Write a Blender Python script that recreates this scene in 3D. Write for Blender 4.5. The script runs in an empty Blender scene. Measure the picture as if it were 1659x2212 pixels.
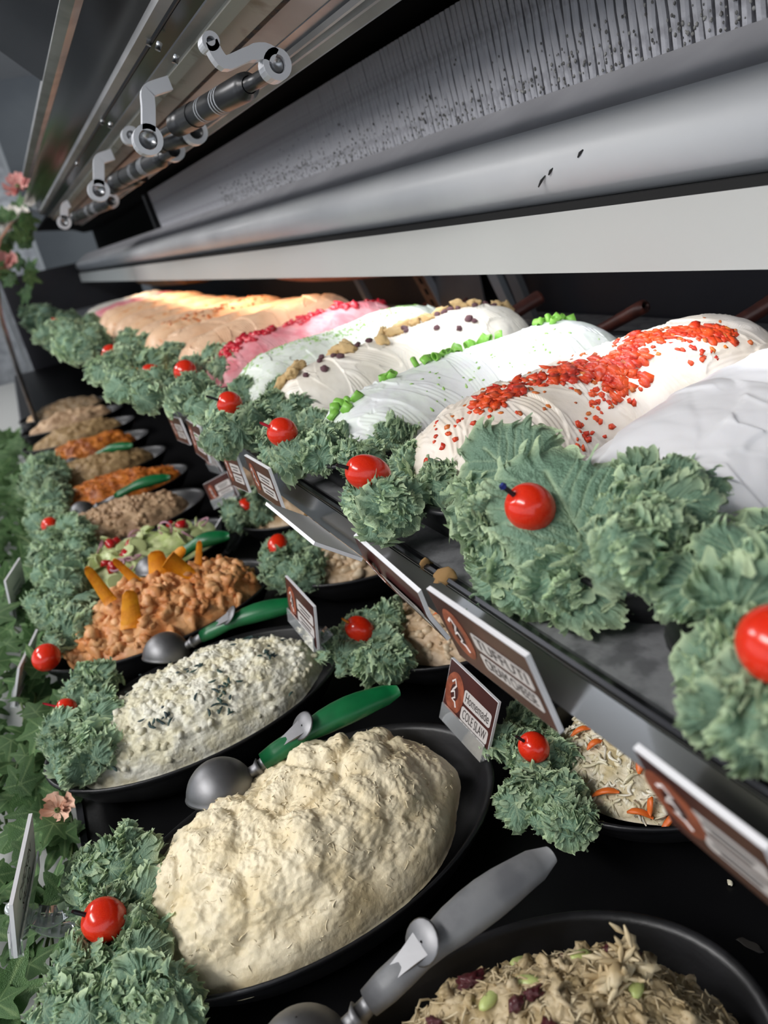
import bpy, bmesh, math, random
import numpy as np
from mathutils import Matrix, Vector, Quaternion
random.seed(7); RNG = np.random.default_rng(7)
SC = bpy.context.scene
COL = SC.collection
OFFSET = 1.40            # height of the camera above the shop floor

# ------------------------------------------------------------------ camera
F, PX, PY = 1600.0, 829.5, 1106.0
_d1 = np.array([0 - PX, PY - 612, F]); _d1 /= np.linalg.norm(_d1)
_u = np.array([-.2, .9, 0.0]); _u[2] = -(_u[0]*_d1[0] + _u[1]*_d1[1]) / _d1[2]; _u /= np.linalg.norm(_u)
_d2 = np.cross(_u, _d1)
RW = np.array([_d2, _d1, _u])                 # world = RW @ camera axes (x right, y up, z forward)
def ray(x, y): return RW @ np.array([(x-PX)/F, (PY-y)/F, 1.0])
def onZ(x, y, z): w = ray(x, y); return w*(z/w[2])
def onX(x, y, X): w = ray(x, y); return w*(X/w[0])
def onY(x, y, Y): w = ray(x, y); return w*(Y/w[1])
cam_d = bpy.data.cameras.new('camera'); cam = bpy.data.objects.new('camera', cam_d); COL.objects.link(cam)
cam_d.sensor_fit = 'VERTICAL'; cam_d.sensor_height = 24.0; cam_d.lens = F/2212*24.0
cam_d.clip_start = .01; cam_d.clip_end = 60
r_, u_, f_ = RW[:, 0], RW[:, 1], RW[:, 2]
cam.matrix_world = Matrix(((r_[0], u_[0], -f_[0], 0), (r_[1], u_[1], -f_[1], 0), (r_[2], u_[2], -f_[2], 0), (0, 0, 0, 1)))
cam_d.dof.use_dof = True; cam_d.dof.focus_distance = .60; cam_d.dof.aperture_fstop = cam_d.lens/4.0
SC.camera = cam
# ------------------------------------------------------------------ world, lights, exposure
W = bpy.data.worlds.new('world'); SC.world = W; W.use_nodes = True
W.node_tree.nodes['Background'].inputs[0].default_value = (.86, .92, 1.0, 1)
W.node_tree.nodes['Background'].inputs[1].default_value = .85
def area(name, loc, rot, sx, sy, power, color):
    d = bpy.data.lights.new(name, 'AREA'); d.shape = 'RECTANGLE'; d.size = sx; d.size_y = sy; d.energy = power; d.color = color
    o = bpy.data.objects.new(name, d); COL.objects.link(o); o.location = loc; o.rotation_euler = rot; return o
area('case_strip_light_cool', (.47, .62, -.066), (0, math.radians(24), 0), .02, 1.3, .9, (.93, .96, 1.0))
area('case_strip_light_warm', (.47, 2.3, -.066), (0, math.radians(24), 0), .02, 1.9, 1.7, (1.0, .66, .40))
area('shop_ceiling_light', (-1.7, .3, 1.66), (0, math.radians(-42), 0), .6, 2.2, 70, (1.0, .97, .93))
area('shop_ceiling_light_far', (-1.7, 3.6, 1.66), (0, math.radians(-42), 0), .6, 2.2, 55, (1.0, .97, .95))
SC.view_settings.view_transform = 'Standard'; SC.view_settings.look = 'None'
SC.view_settings.exposure = .40; SC.view_settings.gamma = 1; SC.view_settings.use_curve_mapping = False

# ------------------------------------------------------------------ helpers
def srgb(h):
    h = h.lstrip('#'); c = [int(h[i:i+2], 16)/255 for i in (0, 2, 4)]
    return tuple((v/12.92 if v <= .04045 else ((v+.055)/1.055)**2.4) for v in c) + (1,)
MATS = {}
def mat(name, col, rough=.5, metal=0, bump=0, bscale=80, var=None, vscale=20, vlo=.4, vhi=.6, sss=0, coat=0, spec=.5, detail=4, trans=0, emit=None, estr=0):
    m = bpy.data.materials.new(name); MATS[name] = m; m.use_nodes = True
    nt = m.node_tree; b = nt.nodes['Principled BSDF']
    b.inputs['Base Color'].default_value = srgb(col); b.inputs['Roughness'].default_value = rough
    b.inputs['Metallic'].default_value = metal; b.inputs['Specular IOR Level'].default_value = spec
    if coat: b.inputs['Coat Weight'].default_value = coat; b.inputs['Coat Roughness'].default_value = .05
    if sss:
        b.inputs['Subsurface Weight'].default_value = sss; b.inputs['Subsurface Radius'].default_value = (.01, .008, .006); b.inputs['Subsurface Scale'].default_value = .5
    if emit: b.inputs['Emission Color'].default_value = srgb(emit); b.inputs['Emission Strength'].default_value = estr
    tc = nt.nodes.new('ShaderNodeTexCoord')
    if var:
        n = nt.nodes.new('ShaderNodeTexNoise'); n.inputs['Scale'].default_value = vscale; n.inputs['Detail'].default_value = detail
        nt.links.new(tc.outputs['Object'], n.inputs['Vector'])
        r = nt.nodes.new('ShaderNodeValToRGB'); r.color_ramp.elements[0].position = vlo; r.color_ramp.elements[1].position = vhi
        r.color_ramp.elements[0].color = srgb(col); r.color_ramp.elements[1].color = srgb(var)
        nt.links.new(n.outputs['Fac'], r.inputs[0]); nt.links.new(r.outputs[0], b.inputs['Base Color'])
    if bump:
        n = nt.nodes.new('ShaderNodeTexNoise'); n.inputs['Scale'].default_value = bscale; n.inputs['Detail'].default_value = 5
        nt.links.new(tc.outputs['Object'], n.inputs['Vector'])
        k = nt.nodes.new('ShaderNodeBump'); k.inputs['Strength'].default_value = bump; k.inputs['Distance'].default_value = .003
        nt.links.new(n.outputs['Fac'], k.inputs['Height']); nt.links.new(k.outputs[0], b.inputs['Normal'])
    return m
def glass_mat(name, tint='#ffffff', refl=1.0, rough=.02, ior=1.45):
    m = bpy.data.materials.new(name); MATS[name] = m; m.use_nodes = True; nt = m.node_tree; nt.nodes.clear()
    o = nt.nodes.new('ShaderNodeOutputMaterial'); t = nt.nodes.new('ShaderNodeBsdfTransparent'); g = nt.nodes.new('ShaderNodeBsdfGlossy')
    fr = nt.nodes.new('ShaderNodeFresnel'); mx = nt.nodes.new('ShaderNodeMixShader'); fr.inputs[0].default_value = ior
    t.inputs[0].default_value = srgb(tint); g.inputs['Roughness'].default_value = rough; g.inputs[0].default_value = (refl, refl, refl, 1)
    nt.links.new(fr.outputs[0], mx.inputs[0]); nt.links.new(t.outputs[0], mx.inputs[1]); nt.links.new(g.outputs[0], mx.inputs[2]); nt.links.new(mx.outputs[0], o.inputs[0])
    return m
def leaf_mat(name, base, edge, vein, trans=.25, rough=.45, coat=0):
    m = bpy.data.materials.new(name); MATS[name] = m; m.use_nodes = True; nt = m.node_tree; b = nt.nodes['Principled BSDF']
    def attr(a):
        n = nt.nodes.new('ShaderNodeAttribute'); n.attribute_name = a; return n.outputs['Fac']
    def mix(fac, a, c):
        n = nt.nodes.new('ShaderNodeMix'); n.data_type = 'RGBA'; nt.links.new(fac, n.inputs[0])
        if isinstance(a, str): n.inputs[6].default_value = srgb(a)
        else: nt.links.new(a, n.inputs[6])
        n.inputs[7].default_value = srgb(c); return n.outputs[2]
    tc = nt.nodes.new('ShaderNodeTexCoord'); no = nt.nodes.new('ShaderNodeTexNoise'); no.inputs['Scale'].default_value = 6; nt.links.new(tc.outputs['Object'], no.inputs['Vector'])
    oi = nt.nodes.new('ShaderNodeObjectInfo')
    c0 = mix(no.outputs['Fac'], base[0], base[1])
    c1 = mix(attr('edge'), c0, edge); c2 = mix(attr('vein'), c1, vein)
    hsv = nt.nodes.new('ShaderNodeHueSaturation'); nt.links.new(c2, hsv.inputs['Color'])
    mr = nt.nodes.new('ShaderNodeMapRange'); mr.inputs[3].default_value = .82; mr.inputs[4].default_value = 1.2; nt.links.new(oi.outputs['Random'], mr.inputs[0]); nt.links.new(mr.outputs[0], hsv.inputs['Value'])
    nt.links.new(hsv.outputs[0], b.inputs['Base Color']); b.inputs['Roughness'].default_value = rough; b.inputs['Specular IOR Level'].default_value = .35
    bp = nt.nodes.new('ShaderNodeBump'); n2 = nt.nodes.new('ShaderNodeTexNoise'); n2.inputs['Scale'].default_value = 45; nt.links.new(tc.outputs['Object'], n2.inputs['Vector'])
    bp.inputs['Strength'].default_value = .35; bp.inputs['Distance'].default_value = .02; nt.links.new(n2.outputs['Fac'], bp.inputs['Height']); nt.links.new(bp.outputs[0], b.inputs['Normal'])
    tr = nt.nodes.new('ShaderNodeBsdfTranslucent'); nt.links.new(hsv.outputs[0], tr.inputs[0]); ms = nt.nodes.new('ShaderNodeMixShader'); ms.inputs[0].default_value = trans
    nt.links.new(b.outputs[0], ms.inputs[1]); nt.links.new(tr.outputs[0], ms.inputs[2]); nt.links.new(ms.outputs[0], nt.nodes['Material Output'].inputs[0])
    return m

def mesh(name, V, Fc, smooth=True):
    me = bpy.data.meshes.new(name); me.from_pydata(np.asarray(V, float).tolist(), [], Fc if isinstance(Fc, list) else Fc.tolist())
    if smooth: me.polygons.foreach_set('use_smooth', [True]*len(me.polygons))
    me.update(); return me
def obj(name, me, m=None, parent=None, loc=None, rot=None, scale=None):
    o = bpy.data.objects.new(name, me); COL.objects.link(o)
    if m is not None and me is not None and len(me.materials) == 0: me.materials.append(MATS[m] if isinstance(m, str) else m)
    if parent: o.parent = parent
    if loc is not None: o.location = tuple(loc)
    if rot is not None: o.rotation_euler = rot
    if scale is not None: o.scale = (scale,)*3 if isinstance(scale, (int, float)) else scale
    return o
def tag(o, label, cat, group=None, kind=None):
    o['label'] = label
    if cat: o['category'] = cat
    if group: o['group'] = group
    if kind: o['kind'] = kind
    return o
def thing(name, label, cat, loc=(0, 0, 0), rot=(0, 0, 0), group=None):
    o = bpy.data.objects.new(name, None); COL.objects.link(o); o.empty_display_size = .02; o.location = tuple(loc); o.rotation_euler = rot
    return tag(o, label, cat, group)
def struct(o): o['kind'] = 'structure'; return o
def grid_faces(nu, nv, wu=False, wv=False):
    a = np.arange(nu*nv).reshape(nu, nv)
    if wu: a = np.vstack([a, a[:1]])
    if wv: a = np.hstack([a, a[:, :1]])
    return np.stack([a[:-1, :-1], a[1:, :-1], a[1:, 1:], a[:-1, 1:]], -1).reshape(-1, 4)
def grid(name, P, wu=False, wv=False, cap=False, smooth=True):
    nu, nv = P.shape[:2]; f = grid_faces(nu, nv, wu, wv).tolist()
    if cap:
        f.append(list(range(nv))[::-1]); f.append([(nu-1)*nv+i for i in range(nv)])
    return mesh(name, P.reshape(-1, 3), f, smooth)
def tube_pts(path, rad, n=10, flat=1.0):
    path = np.asarray(path, float); k = len(path); rad = np.broadcast_to(np.asarray(rad, float), (k,))
    T = np.gradient(path, axis=0); T /= np.linalg.norm(T, axis=1, keepdims=True)+1e-12
    ref = np.array([0, 0, 1.0]) if abs(T[0][2]) < .9 else np.array([1.0, 0, 0])
    P = np.zeros((k, n, 3)); a = np.linspace(0, 2*math.pi, n, endpoint=False)
    for i in range(k):
        s = np.cross(T[i], ref); s /= np.linalg.norm(s); q = np.cross(s, T[i]); ref = q
        P[i] = path[i] + rad[i]*(np.cos(a)[:, None]*s + flat*np.sin(a)[:, None]*q)
    return P
def tube(name, path, rad, n=10, flat=1.0, smooth=True): return grid(name, tube_pts(path, rad, n, flat), wv=True, cap=True, smooth=smooth)
def lathe(name, prof, n=32, ex=1, ey=1, cap=False):
    prof = np.asarray(prof, float); a = np.linspace(0, 2*math.pi, n, endpoint=False)
    P = np.stack([prof[:, 0][:, None]*np.cos(a)*ex, prof[:, 0][:, None]*np.sin(a)*ey, np.repeat(prof[:, 1][:, None], n, 1)], -1)
    return grid(name, P, wv=True, cap=cap)
def prism(name, prof, y0, y1, smooth=False, closed=True):
    prof = np.asarray(prof, float); n = len(prof)
    V = [(x, y0, z) for x, z in prof] + [(x, y1, z) for x, z in prof]
    f = [[i, (i+1) % n, n+(i+1) % n, n+i] for i in range(n if closed else n-1)]
    if closed: f += [list(range(n))[::-1], list(range(n, 2*n))]
    return mesh(name, V, f, smooth)
def box(name, x0, x1, y0, y1, z0, z1, bev=0, seg=2):
    bm = bmesh.new(); bmesh.ops.create_cube(bm, size=1)
    for v in bm.verts: v.co = Vector(((x0+x1)/2+v.co.x*(x1-x0), (y0+y1)/2+v.co.y*(y1-y0), (z0+z1)/2+v.co.z*(z1-z0)))
    if bev: bmesh.ops.bevel(bm, geom=bm.edges[:]+bm.verts[:], offset=bev, segments=seg, affect='EDGES', profile=.5)
    me = bpy.data.meshes.new(name); bm.to_mesh(me); bm.free(); me.update(); return me
def joinm(name, parts, smooth=True):
    V = []; Fs = []; k = 0
    for v, f in parts:
        V.append(np.asarray(v)); Fs += [[i+k for i in q] for q in (f if isinstance(f, list) else f.tolist())]; k += len(v)
    return mesh(name, np.vstack(V), Fs, smooth)
_H = np.array([374761393, 668265263, 2246822519], np.uint64)
def vnoise(p, seed=0):
    p = np.asarray(p, float); i = np.floor(p).astype(np.int64); f = p-i; f = f*f*(3-2*f); out = 0
    for c in range(8):
        o = np.array([c & 1, c >> 1 & 1, c >> 2 & 1]); q = (i+o).astype(np.uint64)
        h = (q[..., 0]*_H[0] + q[..., 1]*_H[1] + q[..., 2]*_H[2] + np.uint64(seed*974711+1)) & np.uint64(0xffffffff)
        h = ((h ^ (h >> np.uint64(13)))*np.uint64(1274126177)) & np.uint64(0xffffffff); h = h ^ (h >> np.uint64(16))
        v = h.astype(float)/2147483647.5-1
        w = np.prod(np.where(o == 1, f, 1-f), -1); out = out+v*w
    return out
def fbm(p, oct=4, seed=0, gain=.5):
    s = 0; a = 1
    for k in range(oct): s = s+a*vnoise(np.asarray(p)*2**k, seed+k); a *= gain
    return s
def billow(p, oct=4, seed=0, gain=.5):
    s = 0; a = 1
    for k in range(oct): s = s+a*np.abs(vnoise(np.asarray(p)*2**k, seed+k)); a *= gain
    return s
def frame(x, y, z, o):   # 4x4 from axes and origin
    return Matrix(((x[0], y[0], z[0], o[0]), (x[1], y[1], z[1], o[1]), (x[2], y[2], z[2], o[2]), (0, 0, 0, 1)))
def unit(v): v = np.asarray(v, float); return v/(np.linalg.norm(v)+1e-12)

# ------------------------------------------------------------------ materials
mat('black_plastic', '#111113', .38, bump=.05, bscale=300, var='#1b1b1e', vscale=30)
mat('black_deck', '#0b0b0d', .42, bump=.06, bscale=200, spec=.3)
mat('black_void', '#030303', .9, spec=.1)
mat('steel', '#b9bbbd', .30, 1, bump=.05, bscale=90, var='#9a9c9f', vscale=14)
mat('steel_worn', '#8f9093', .45, .35, bump=.15, bscale=260, var='#6c6d70', vscale=60, vlo=.45, vhi=.62)
mat('steel_dark', '#56575b', .22, .9, var='#3c3d42', vscale=5)
mat('hood_dark', '#3a3a3e', .12, .8, var='#2a2a2e', vscale=3)
mat('alu', '#a9aaac', .42, .7, bump=.04, bscale=150, var='#8f9092', vscale=8)
mat('alu_stain', '#9d9c93', .5, .4, bump=.1, bscale=120, var='#6f695b', vscale=26, vlo=.55, vhi=.72)
mat('alu_pink', '#a5a3a3', .5, .3, var='#8f8d8c', vscale=9)
mat('rust', '#3f2a18', .9, bump=.4, bscale=400, var='#171210', vscale=90)
mat('bracket', '#c9cbd0', .38, .35, bump=.03, bscale=200)
mat('strut_black', '#17181b', .36)
mat('print_grey', '#9da0a6', .6)
mat('canopy_white', '#c3c4c6', .40, .0, spec=.4, var='#bcbdc0', vscale=6)
mat('canopy_flange', '#b3b3b0', .42, 0, bump=.02, bscale=200)
mat('band_grey', '#8a8a8e', .55, .0, var='#808084', vscale=12)
mat('coil_fin', '#a3a3a9', .5, .25, bump=.3, bscale=150, var='#6a6a6e', vscale=55, vlo=.5, vhi=.7)
mat('coil_dust', '#8d8d8b', .95, bump=.6, bscale=400, var='#4c4b4a', vscale=200)
mat('back_dark', '#2b2b31', .35, .1, var='#2f2f34', vscale=5)
mat('back_panel', '#737477', .4, .3, var='#626367', vscale=6)
mat('upright_steel', '#b7bfc8', .4, .6)
mat('upright_brown', '#9a7a66', .5, .2, var='#7a5d4c', vscale=30)
mat('slot_black', '#0a0909', .8)
mat('wood_handle', '#5a2c22', .45, var='#42201a', vscale=40)
mat('acrylic_grey', '#a3a3a0', .3)
glass_mat('clear', '#f4f6f6', 1, .03, 1.49)
_nt = MATS['clear'].node_tree; _o = [n for n in _nt.nodes if n.type == 'OUTPUT_MATERIAL'][0]; _m0 = _o.inputs[0].links[0].from_node
_p = _nt.nodes.new('ShaderNodeBsdfPrincipled'); _p.inputs['Base Color'].default_value = srgb('#dfe3e6'); _p.inputs['Roughness'].default_value = .15
_mx = _nt.nodes.new('ShaderNodeMixShader'); _mx.inputs[0].default_value = .30; _nt.links.new(_m0.outputs[0], _mx.inputs[1]); _nt.links.new(_p.outputs[0], _mx.inputs[2]); _nt.links.new(_mx.outputs[0], _o.inputs[0])
glass_mat('case_glass', '#dfe6ea', 1, .0, 1.5)
glass_mat('rail_clear', '#cfcfcc', .6, .2, 1.4)
mat('white_board', '#e8e7ea', .5)
mat('card_back', '#dedbde', .55, bump=.03, bscale=300)
mat('card_back_grey', '#9a9ca2', .5)
mat('maroon', '#3d1f1e', .35, var='#4b2724', vscale=30)
mat('panel_light', '#c2bcb9', .4)
mat('ink', '#47403f', .6)
mat('bagel', '#9a5238', .5, var='#7a3d28', vscale=120)
mat('script_white', '#e3d8d4', .5)
mat('frame_line', '#7d5a4c', .5)
mat('tomato_red', '#d21a0e', .2, sss=.15, coat=.2, var='#e03a18', vscale=40)
mat('tomato_deep', '#ad1218', .2, sss=.1, coat=.3)
mat('pick_black', '#0c0f18', .45)
mat('pick_blue', '#1a2f86', .5)
mat('pick_orange', '#e08416', .45)
mat('pick_red', '#b1122c', .45)
mat('cream_white', '#e3e2e5', .38, sss=.1, bump=.05, bscale=60)
mat('cream_veg', '#e6dacb', .42, sss=.08, bump=.18, bscale=120, var='#ebe2d8', vscale=25)
mat('cream_scallion', '#e2e4e5', .42, sss=.1, bump=.12, bscale=110, var='#e4ebe4', vscale=40)
mat('cream_walnut', '#e6dfd2', .42, sss=.08, bump=.12, bscale=110, var='#efe9df', vscale=20)
mat('cream_chive', '#e5ebe2', .45, sss=.08, bump=.2, bscale=150, var='#c9dab9', vscale=90, vlo=.55, vhi=.7)
mat('cream_pink', '#ecaab0', .45, sss=.1, bump=.15, bscale=120, var='#e58791', vscale=40)
mat('cream_peach', '#e9c3a2', .45, sss=.08, bump=.12, bscale=100, var='#e3b894', vscale=20)
mat('cream_carrot', '#e8bf99', .45, sss=.08, bump=.12, bscale=100, var='#dc8e52', vscale=40, vlo=.58, vhi=.68)
mat('pepper_red', '#c52f18', .42, coat=.1, bump=.3, bscale=300, var='#e0521f', vscale=70)
mat('pepper_orange', '#d9772f', .4, var='#a5502b', vscale=80)
mat('strawberry', '#c2152c', .25, coat=.4, var='#dd3a4a', vscale=60)
mat('scallion', '#6fae3c', .4, sss=.1, var='#8fc95a', vscale=70)
mat('chive_green', '#84b94e', .5, var='#a9cf7c', vscale=80)
mat('walnut', '#d9ad6c', .55, bump=.5, bscale=260, var='#edd2a0', vscale=60)
mat('raisin', '#523238', .5, bump=.4, bscale=300, var='#6a434c', vscale=80)
mat('chicken', '#ecdfc0', .55, sss=.08, bump=.38, bscale=210, var='#dfcca2', vscale=32, vlo=.42, vhi=.72)
mat('dill_salad', '#e9e6d6', .5, sss=.08, bump=.6, bscale=230, var='#dcd5b8', vscale=50)
mat('dill_bit', '#2e4a41', .6, var='#1f3238', vscale=100)
mat('cran_chicken', '#c3b190', .5, sss=.08, bump=.5, bscale=200, var='#ad9870', vscale=40)
mat('shred_pale', '#d0c09e', .5, sss=.08, var='#bba57e', vscale=60)
mat('cranberry', '#3d0f18', .3, coat=.3, bump=.4, bscale=250, var='#5c1a22', vscale=60)
mat('celery', '#a9b765', .35, var='#c3cc8b', vscale=60)
mat('buffalo', '#cf8850', .45, sss=.08, bump=.4, bscale=160, var='#dca672', vscale=45)
mat('nacho', '#ea990f', .5, bump=.3, bscale=300, var='#d98208', vscale=60)
mat('smear_dark', '#2a2622', .8)
mat('tan_salad', '#c6a684', .55, bump=.6, bscale=200, var='#a07f60', vscale=38)
mat('tuna_salad', '#a98c62', .55, bump=.6, bscale=200, var='#8a6d47', vscale=45)
mat('carrot_salad', '#cc7a2c', .5, bump=.5, bscale=220, var='#8d4613', vscale=40)
mat('carrot_shred', '#cf7423', .5)
mat('cucumber', '#a9b877', .35, var='#c6cd9a', vscale=50)
mat('cucumber_skin', '#4f6b33', .4)
mat('onion', '#8a4a5c', .35, var='#c99fae', vscale=60)
mat('slaw', '#ded5be', .45, sss=.08, bump=.5, bscale=220, var='#c4b48c', vscale=50)
mat('slaw_shred', '#ebe6d6', .4, var='#d8cfae', vscale=60)
mat('carrot_strip', '#d96a28', .4)
mat('macaroni', '#cbb294', .45, bump=.5, bscale=180, var='#b3936f', vscale=45)
mat('macaroni_bit', '#d3c0a4', .4, var='#bfa483', vscale=60)
mat('scoop_green', '#0f6a3a', .35, var='#0d5c33', vscale=30)
mat('scoop_grey', '#77787a', .45, bump=.05, bscale=200, var='#66676a', vscale=40)
mat('scoop_steel', '#808082', .5, 1, bump=.05, bscale=120)
mat('ledge_white', '#b4b6b4', .6)
mat('wall_shop', '#8a8f92', .8, var='#767b80', vscale=.8)
mat('ceiling_shop', '#a7a8aa', .9)
mat('floor_shop', '#6f6a64', .6, var='#5d5852', vscale=2)
mat('lamp_glow', '#ffffff', .5, emit='#f4f8ff', estr=4)
mat('lamp_warm', '#ffd0a0', .5, emit='#ffb070', estr=4)
mat('pink_tray', '#d79a86', .35, sss=.1, var='#c98a70', vscale=14)
mat('amber_tray', '#b5762f', .3, var='#8e5a22', vscale=14)
mat('flower_pink', '#d88a86', .6, var='#e7b0a6', vscale=60)
mat('flower_white', '#e6e2dc', .6, var='#d9cfc2', vscale=60)
mat('flower_peach', '#d9a48a', .6, var='#e5bfa8', vscale=90)
mat('stem_green', '#5d7040', .6)
mat('crumb_tan', '#b48f5e', .8, bump=.5, bscale=400, var='#9b7648', vscale=90)
mat('shop_case', '#b9bdbf', .6)
mat('shop_pack', '#9e5149', .6)
leaf_mat('kale', ('#57795f', '#75987c'), '#d2e4bf', '#8fae93', .22)
leaf_mat('kale_big', ('#66886f', '#88a991'), '#cfe2b8', '#abc4a2', .25)
leaf_mat('ivy', ('#3c5c36', '#587a4a'), '#62854f', '#86a16c', .2, .5)

# ------------------------------------------------------------------ leaf meshes
def kale_mesh(name, seed, frill=1.0, cup=.3, big=False):
    rg = np.random.default_rng(seed); nphi, nr = (760, 26) if big else (640, 17)
    ph = np.linspace(-3.05, 3.05, nphi)[None, :]; r = (np.linspace(0, 1, nr)**.6)[:, None]
    n1 = lambda s, sc: vnoise(np.stack([ph[0]*sc+50, np.full(nphi, .5+s), np.full(nphi, s*1.7)], -1), seed+s)[None, :]
    R = .5*(1+.22*n1(1, 1.7)+.12*n1(2, 4.5))*(1+.28*np.cos(ph))
    if big: R = .5*(1+.12*n1(1, 1.4)+.12*n1(2, 3.5)+.05*n1(3, 9))*(1+.25*np.cos(ph))
    fr = [(6, .075, 2.4), (15, .12, 4.2), (34, .09, 6.5), (76, .026, 10)] if not big else [(3, .06, 2), (9, .075, 6.0), (23, .085, 10), (52, .036, 15)]
    z = 0; tg = 0; rd = 0
    for n, a, p in fr:
        p0 = rg.uniform(0, 6.28)+4.0*n1(int(n)+3, n/5.0); m = .7+.7*n1(int(n)+9, n/7.0)
        g = frill*a*m*r**p
        z = z+g*np.sin(n*ph+p0); tg = tg+g*.7*np.cos(n*ph+p0*1.2+.6); rd = rd+g*.22*np.sin(1.7*n*ph+p0*.8)
    rr = r*R+rd
    x = .42+rr*np.cos(ph)-tg*np.sin(ph); y = rr*np.sin(ph)+tg*np.cos(ph)
    q = np.stack([x*1.0, y*1.0, 0*x+seed*.37], -1)
    dn = [vnoise(q*7+11*k, seed+40+k)*.06*r**2+vnoise(q*17+11*k, seed+50+k)*.030*r**3 for k in range(3)]
    if big: dn = [d*.55 for d in dn]
    z = z-cup*((x-.4)**2)-cup*1.1*y**2+.07*vnoise(np.stack([x*3.2, y*3.2, x*0+seed], -1), seed)+dn[2]*1.4+.012*vnoise(q*26, seed+60)
    veins = np.exp(-(y/(.016 if big else .02))**2)*(x < .85)
    for k, xo in enumerate(np.linspace(.05, .62, 6)):
        for s in (-1, 1):
            d = (x-xo)*.66-s*y*.75+.02*vnoise(q*6, seed+70+k); t = (x-xo)*.75+s*y*.66
            w = .010 if big else .012
            veins = np.maximum(veins, .75*np.exp(-(d/w)**2)*(t > 0)*(s*y > 0)*np.clip(1.05-r, 0, 1)**.3)
    z = z-.016*veins
    P = np.stack([x+dn[0], y+dn[1], z], -1); me = grid(name, P)
    edge = np.clip((r**(13 if big else 7))*(.95+.5*n1(20, 6)), 0, 1)*np.ones_like(x)
    for nm, a in (('edge', edge), ('vein', np.clip(veins, 0, 1)*np.clip(1.15-r**4, 0, 1))):
        at = me.attributes.new(nm, 'FLOAT', 'POINT'); at.data.foreach_set('value', a.ravel().astype(np.float32))
    return me
KALE = [kale_mesh('kale_leaf', 11+i, [1.0, 1.15, .95, 1.25, 1.05, .85][i], [.35, .6, .9, .2, 1.2, .5][i]) for i in range(6)]
KALEB = [kale_mesh('kale_big_leaf', 31+i, [1.0, 1.2, 1.1][i], [.25, .7, .45][i], True) for i in range(3)]
def ivy_mesh(seed):
    rg = np.random.default_rng(seed)
    lob = [(math.radians(a), l) for a, l in ((0, 1.0), (52, .78), (-52, .78), (118, .55), (-118, .55))]
    ph = np.linspace(-math.pi, math.pi, 61)
    R = np.zeros_like(ph)
    for a, l in lob:
        d = np.abs((ph-a+math.pi) % (2*math.pi)-math.pi); R = np.maximum(R, l*np.clip(1-d/.62, 0, 1)**.8*1.0)
    R = np.maximum(R, .44+.06*np.cos(ph)); R[np.abs(ph) > 2.9] *= .75
    r = np.linspace(.02, 1, 7)[:, None]; x = .25+r*R*np.cos(ph); y = r*R*np.sin(ph)
    z = -.22*np.abs(y)**1.5*(1 if seed % 2 else -1)-.18*x*x+.05*vnoise(np.stack([x*2, y*2, x*0+seed], -1), seed)
    v = np.zeros_like(x)
    for a, l in lob:
        c, s = math.cos(a), math.sin(a); X = x-.25; d = -X*s+y*c; t = X*c+y*s
        v = np.maximum(v, np.exp(-(d/.02)**2)*(t > 0)*(t < l*.85))
    me = grid('ivy_leaf', np.stack([x, y, z], -1))
    for nm, a in (('edge', np.ones_like(x)*r**4*.5), ('vein', v*.8)):
        at = me.attributes.new(nm, 'FLOAT', 'POINT'); at.data.foreach_set('value', a.ravel().astype(np.float32))
    return me
IVY = [ivy_mesh(s) for s in (1, 2, 3)]

# ------------------------------------------------------------------ the setting (shop)
Y0, YE = -.35, 5.2
ZD = -.537               # lower deck surface
o = struct(obj('floor', box('floor', -6, 4, -4, 12, -1.45, -1.40), 'floor_shop')); tag(o, 'grey shop floor in front of the case', 'floor')
o = struct(obj('wall_far', box('wall_far', -6, 4, 9.0, 9.1, -1.40, 1.8), 'wall_shop')); tag(o, 'blurred grey shop wall far behind the case', 'wall')
o = struct(obj('ceiling', box('ceiling', -6, 4, -4, 9.0, 1.8, 1.85), 'ceiling_shop')); tag(o, 'pale shop ceiling above the case', 'ceiling')
for i, (y, lab) in enumerate([(.3, 'long white ceiling lamp over the near end of the case'), (3.6, 'white ceiling lamp over the far end of the case')]):
    t = thing('ceiling_lamp', lab, 'lamp', (-1.74, y, 1.72))
    obj('lamp_housing', box('lamp_housing', -.34, .34, -1.1, 1.1, -.02, .08, .01), 'canopy_white', t)
    obj('lamp_diffuser', box('lamp_diffuser', -.30, .30, -1.05, 1.05, -.035, -.02, .004), 'lamp_glow', t)
# things standing in the shop beyond the case, blurred
t = thing('shop_cabinet', 'pale blurred shop cabinet with glass doors beyond the case', 'cabinet', (-.1, 7.6, -1.4))
obj('body', box('body', -.8, .5, 0, .5, 0, 2.5, .02), 'shop_case', t)
for k in range(3): obj('door', box('door', -.76+.42*k, -.38+.42*k, -.02, 0, .1, 2.4, .005), 'steel', t)
t = thing('shop_rack', 'far shop rack with red packets left of the hood', 'rack', (-1.0, 6.4, -1.4))
for k in range(5): obj('rack_shelf', box('rack_shelf', -.4, .4, -.2, .2, .5+.4*k, .52+.4*k), 'shop_case', t)
for s in (-.4, .38): obj('rack_post', box('rack_post', s, s+.02, -.2, .2, 0, 2.3), 'shop_case', t)

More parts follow.
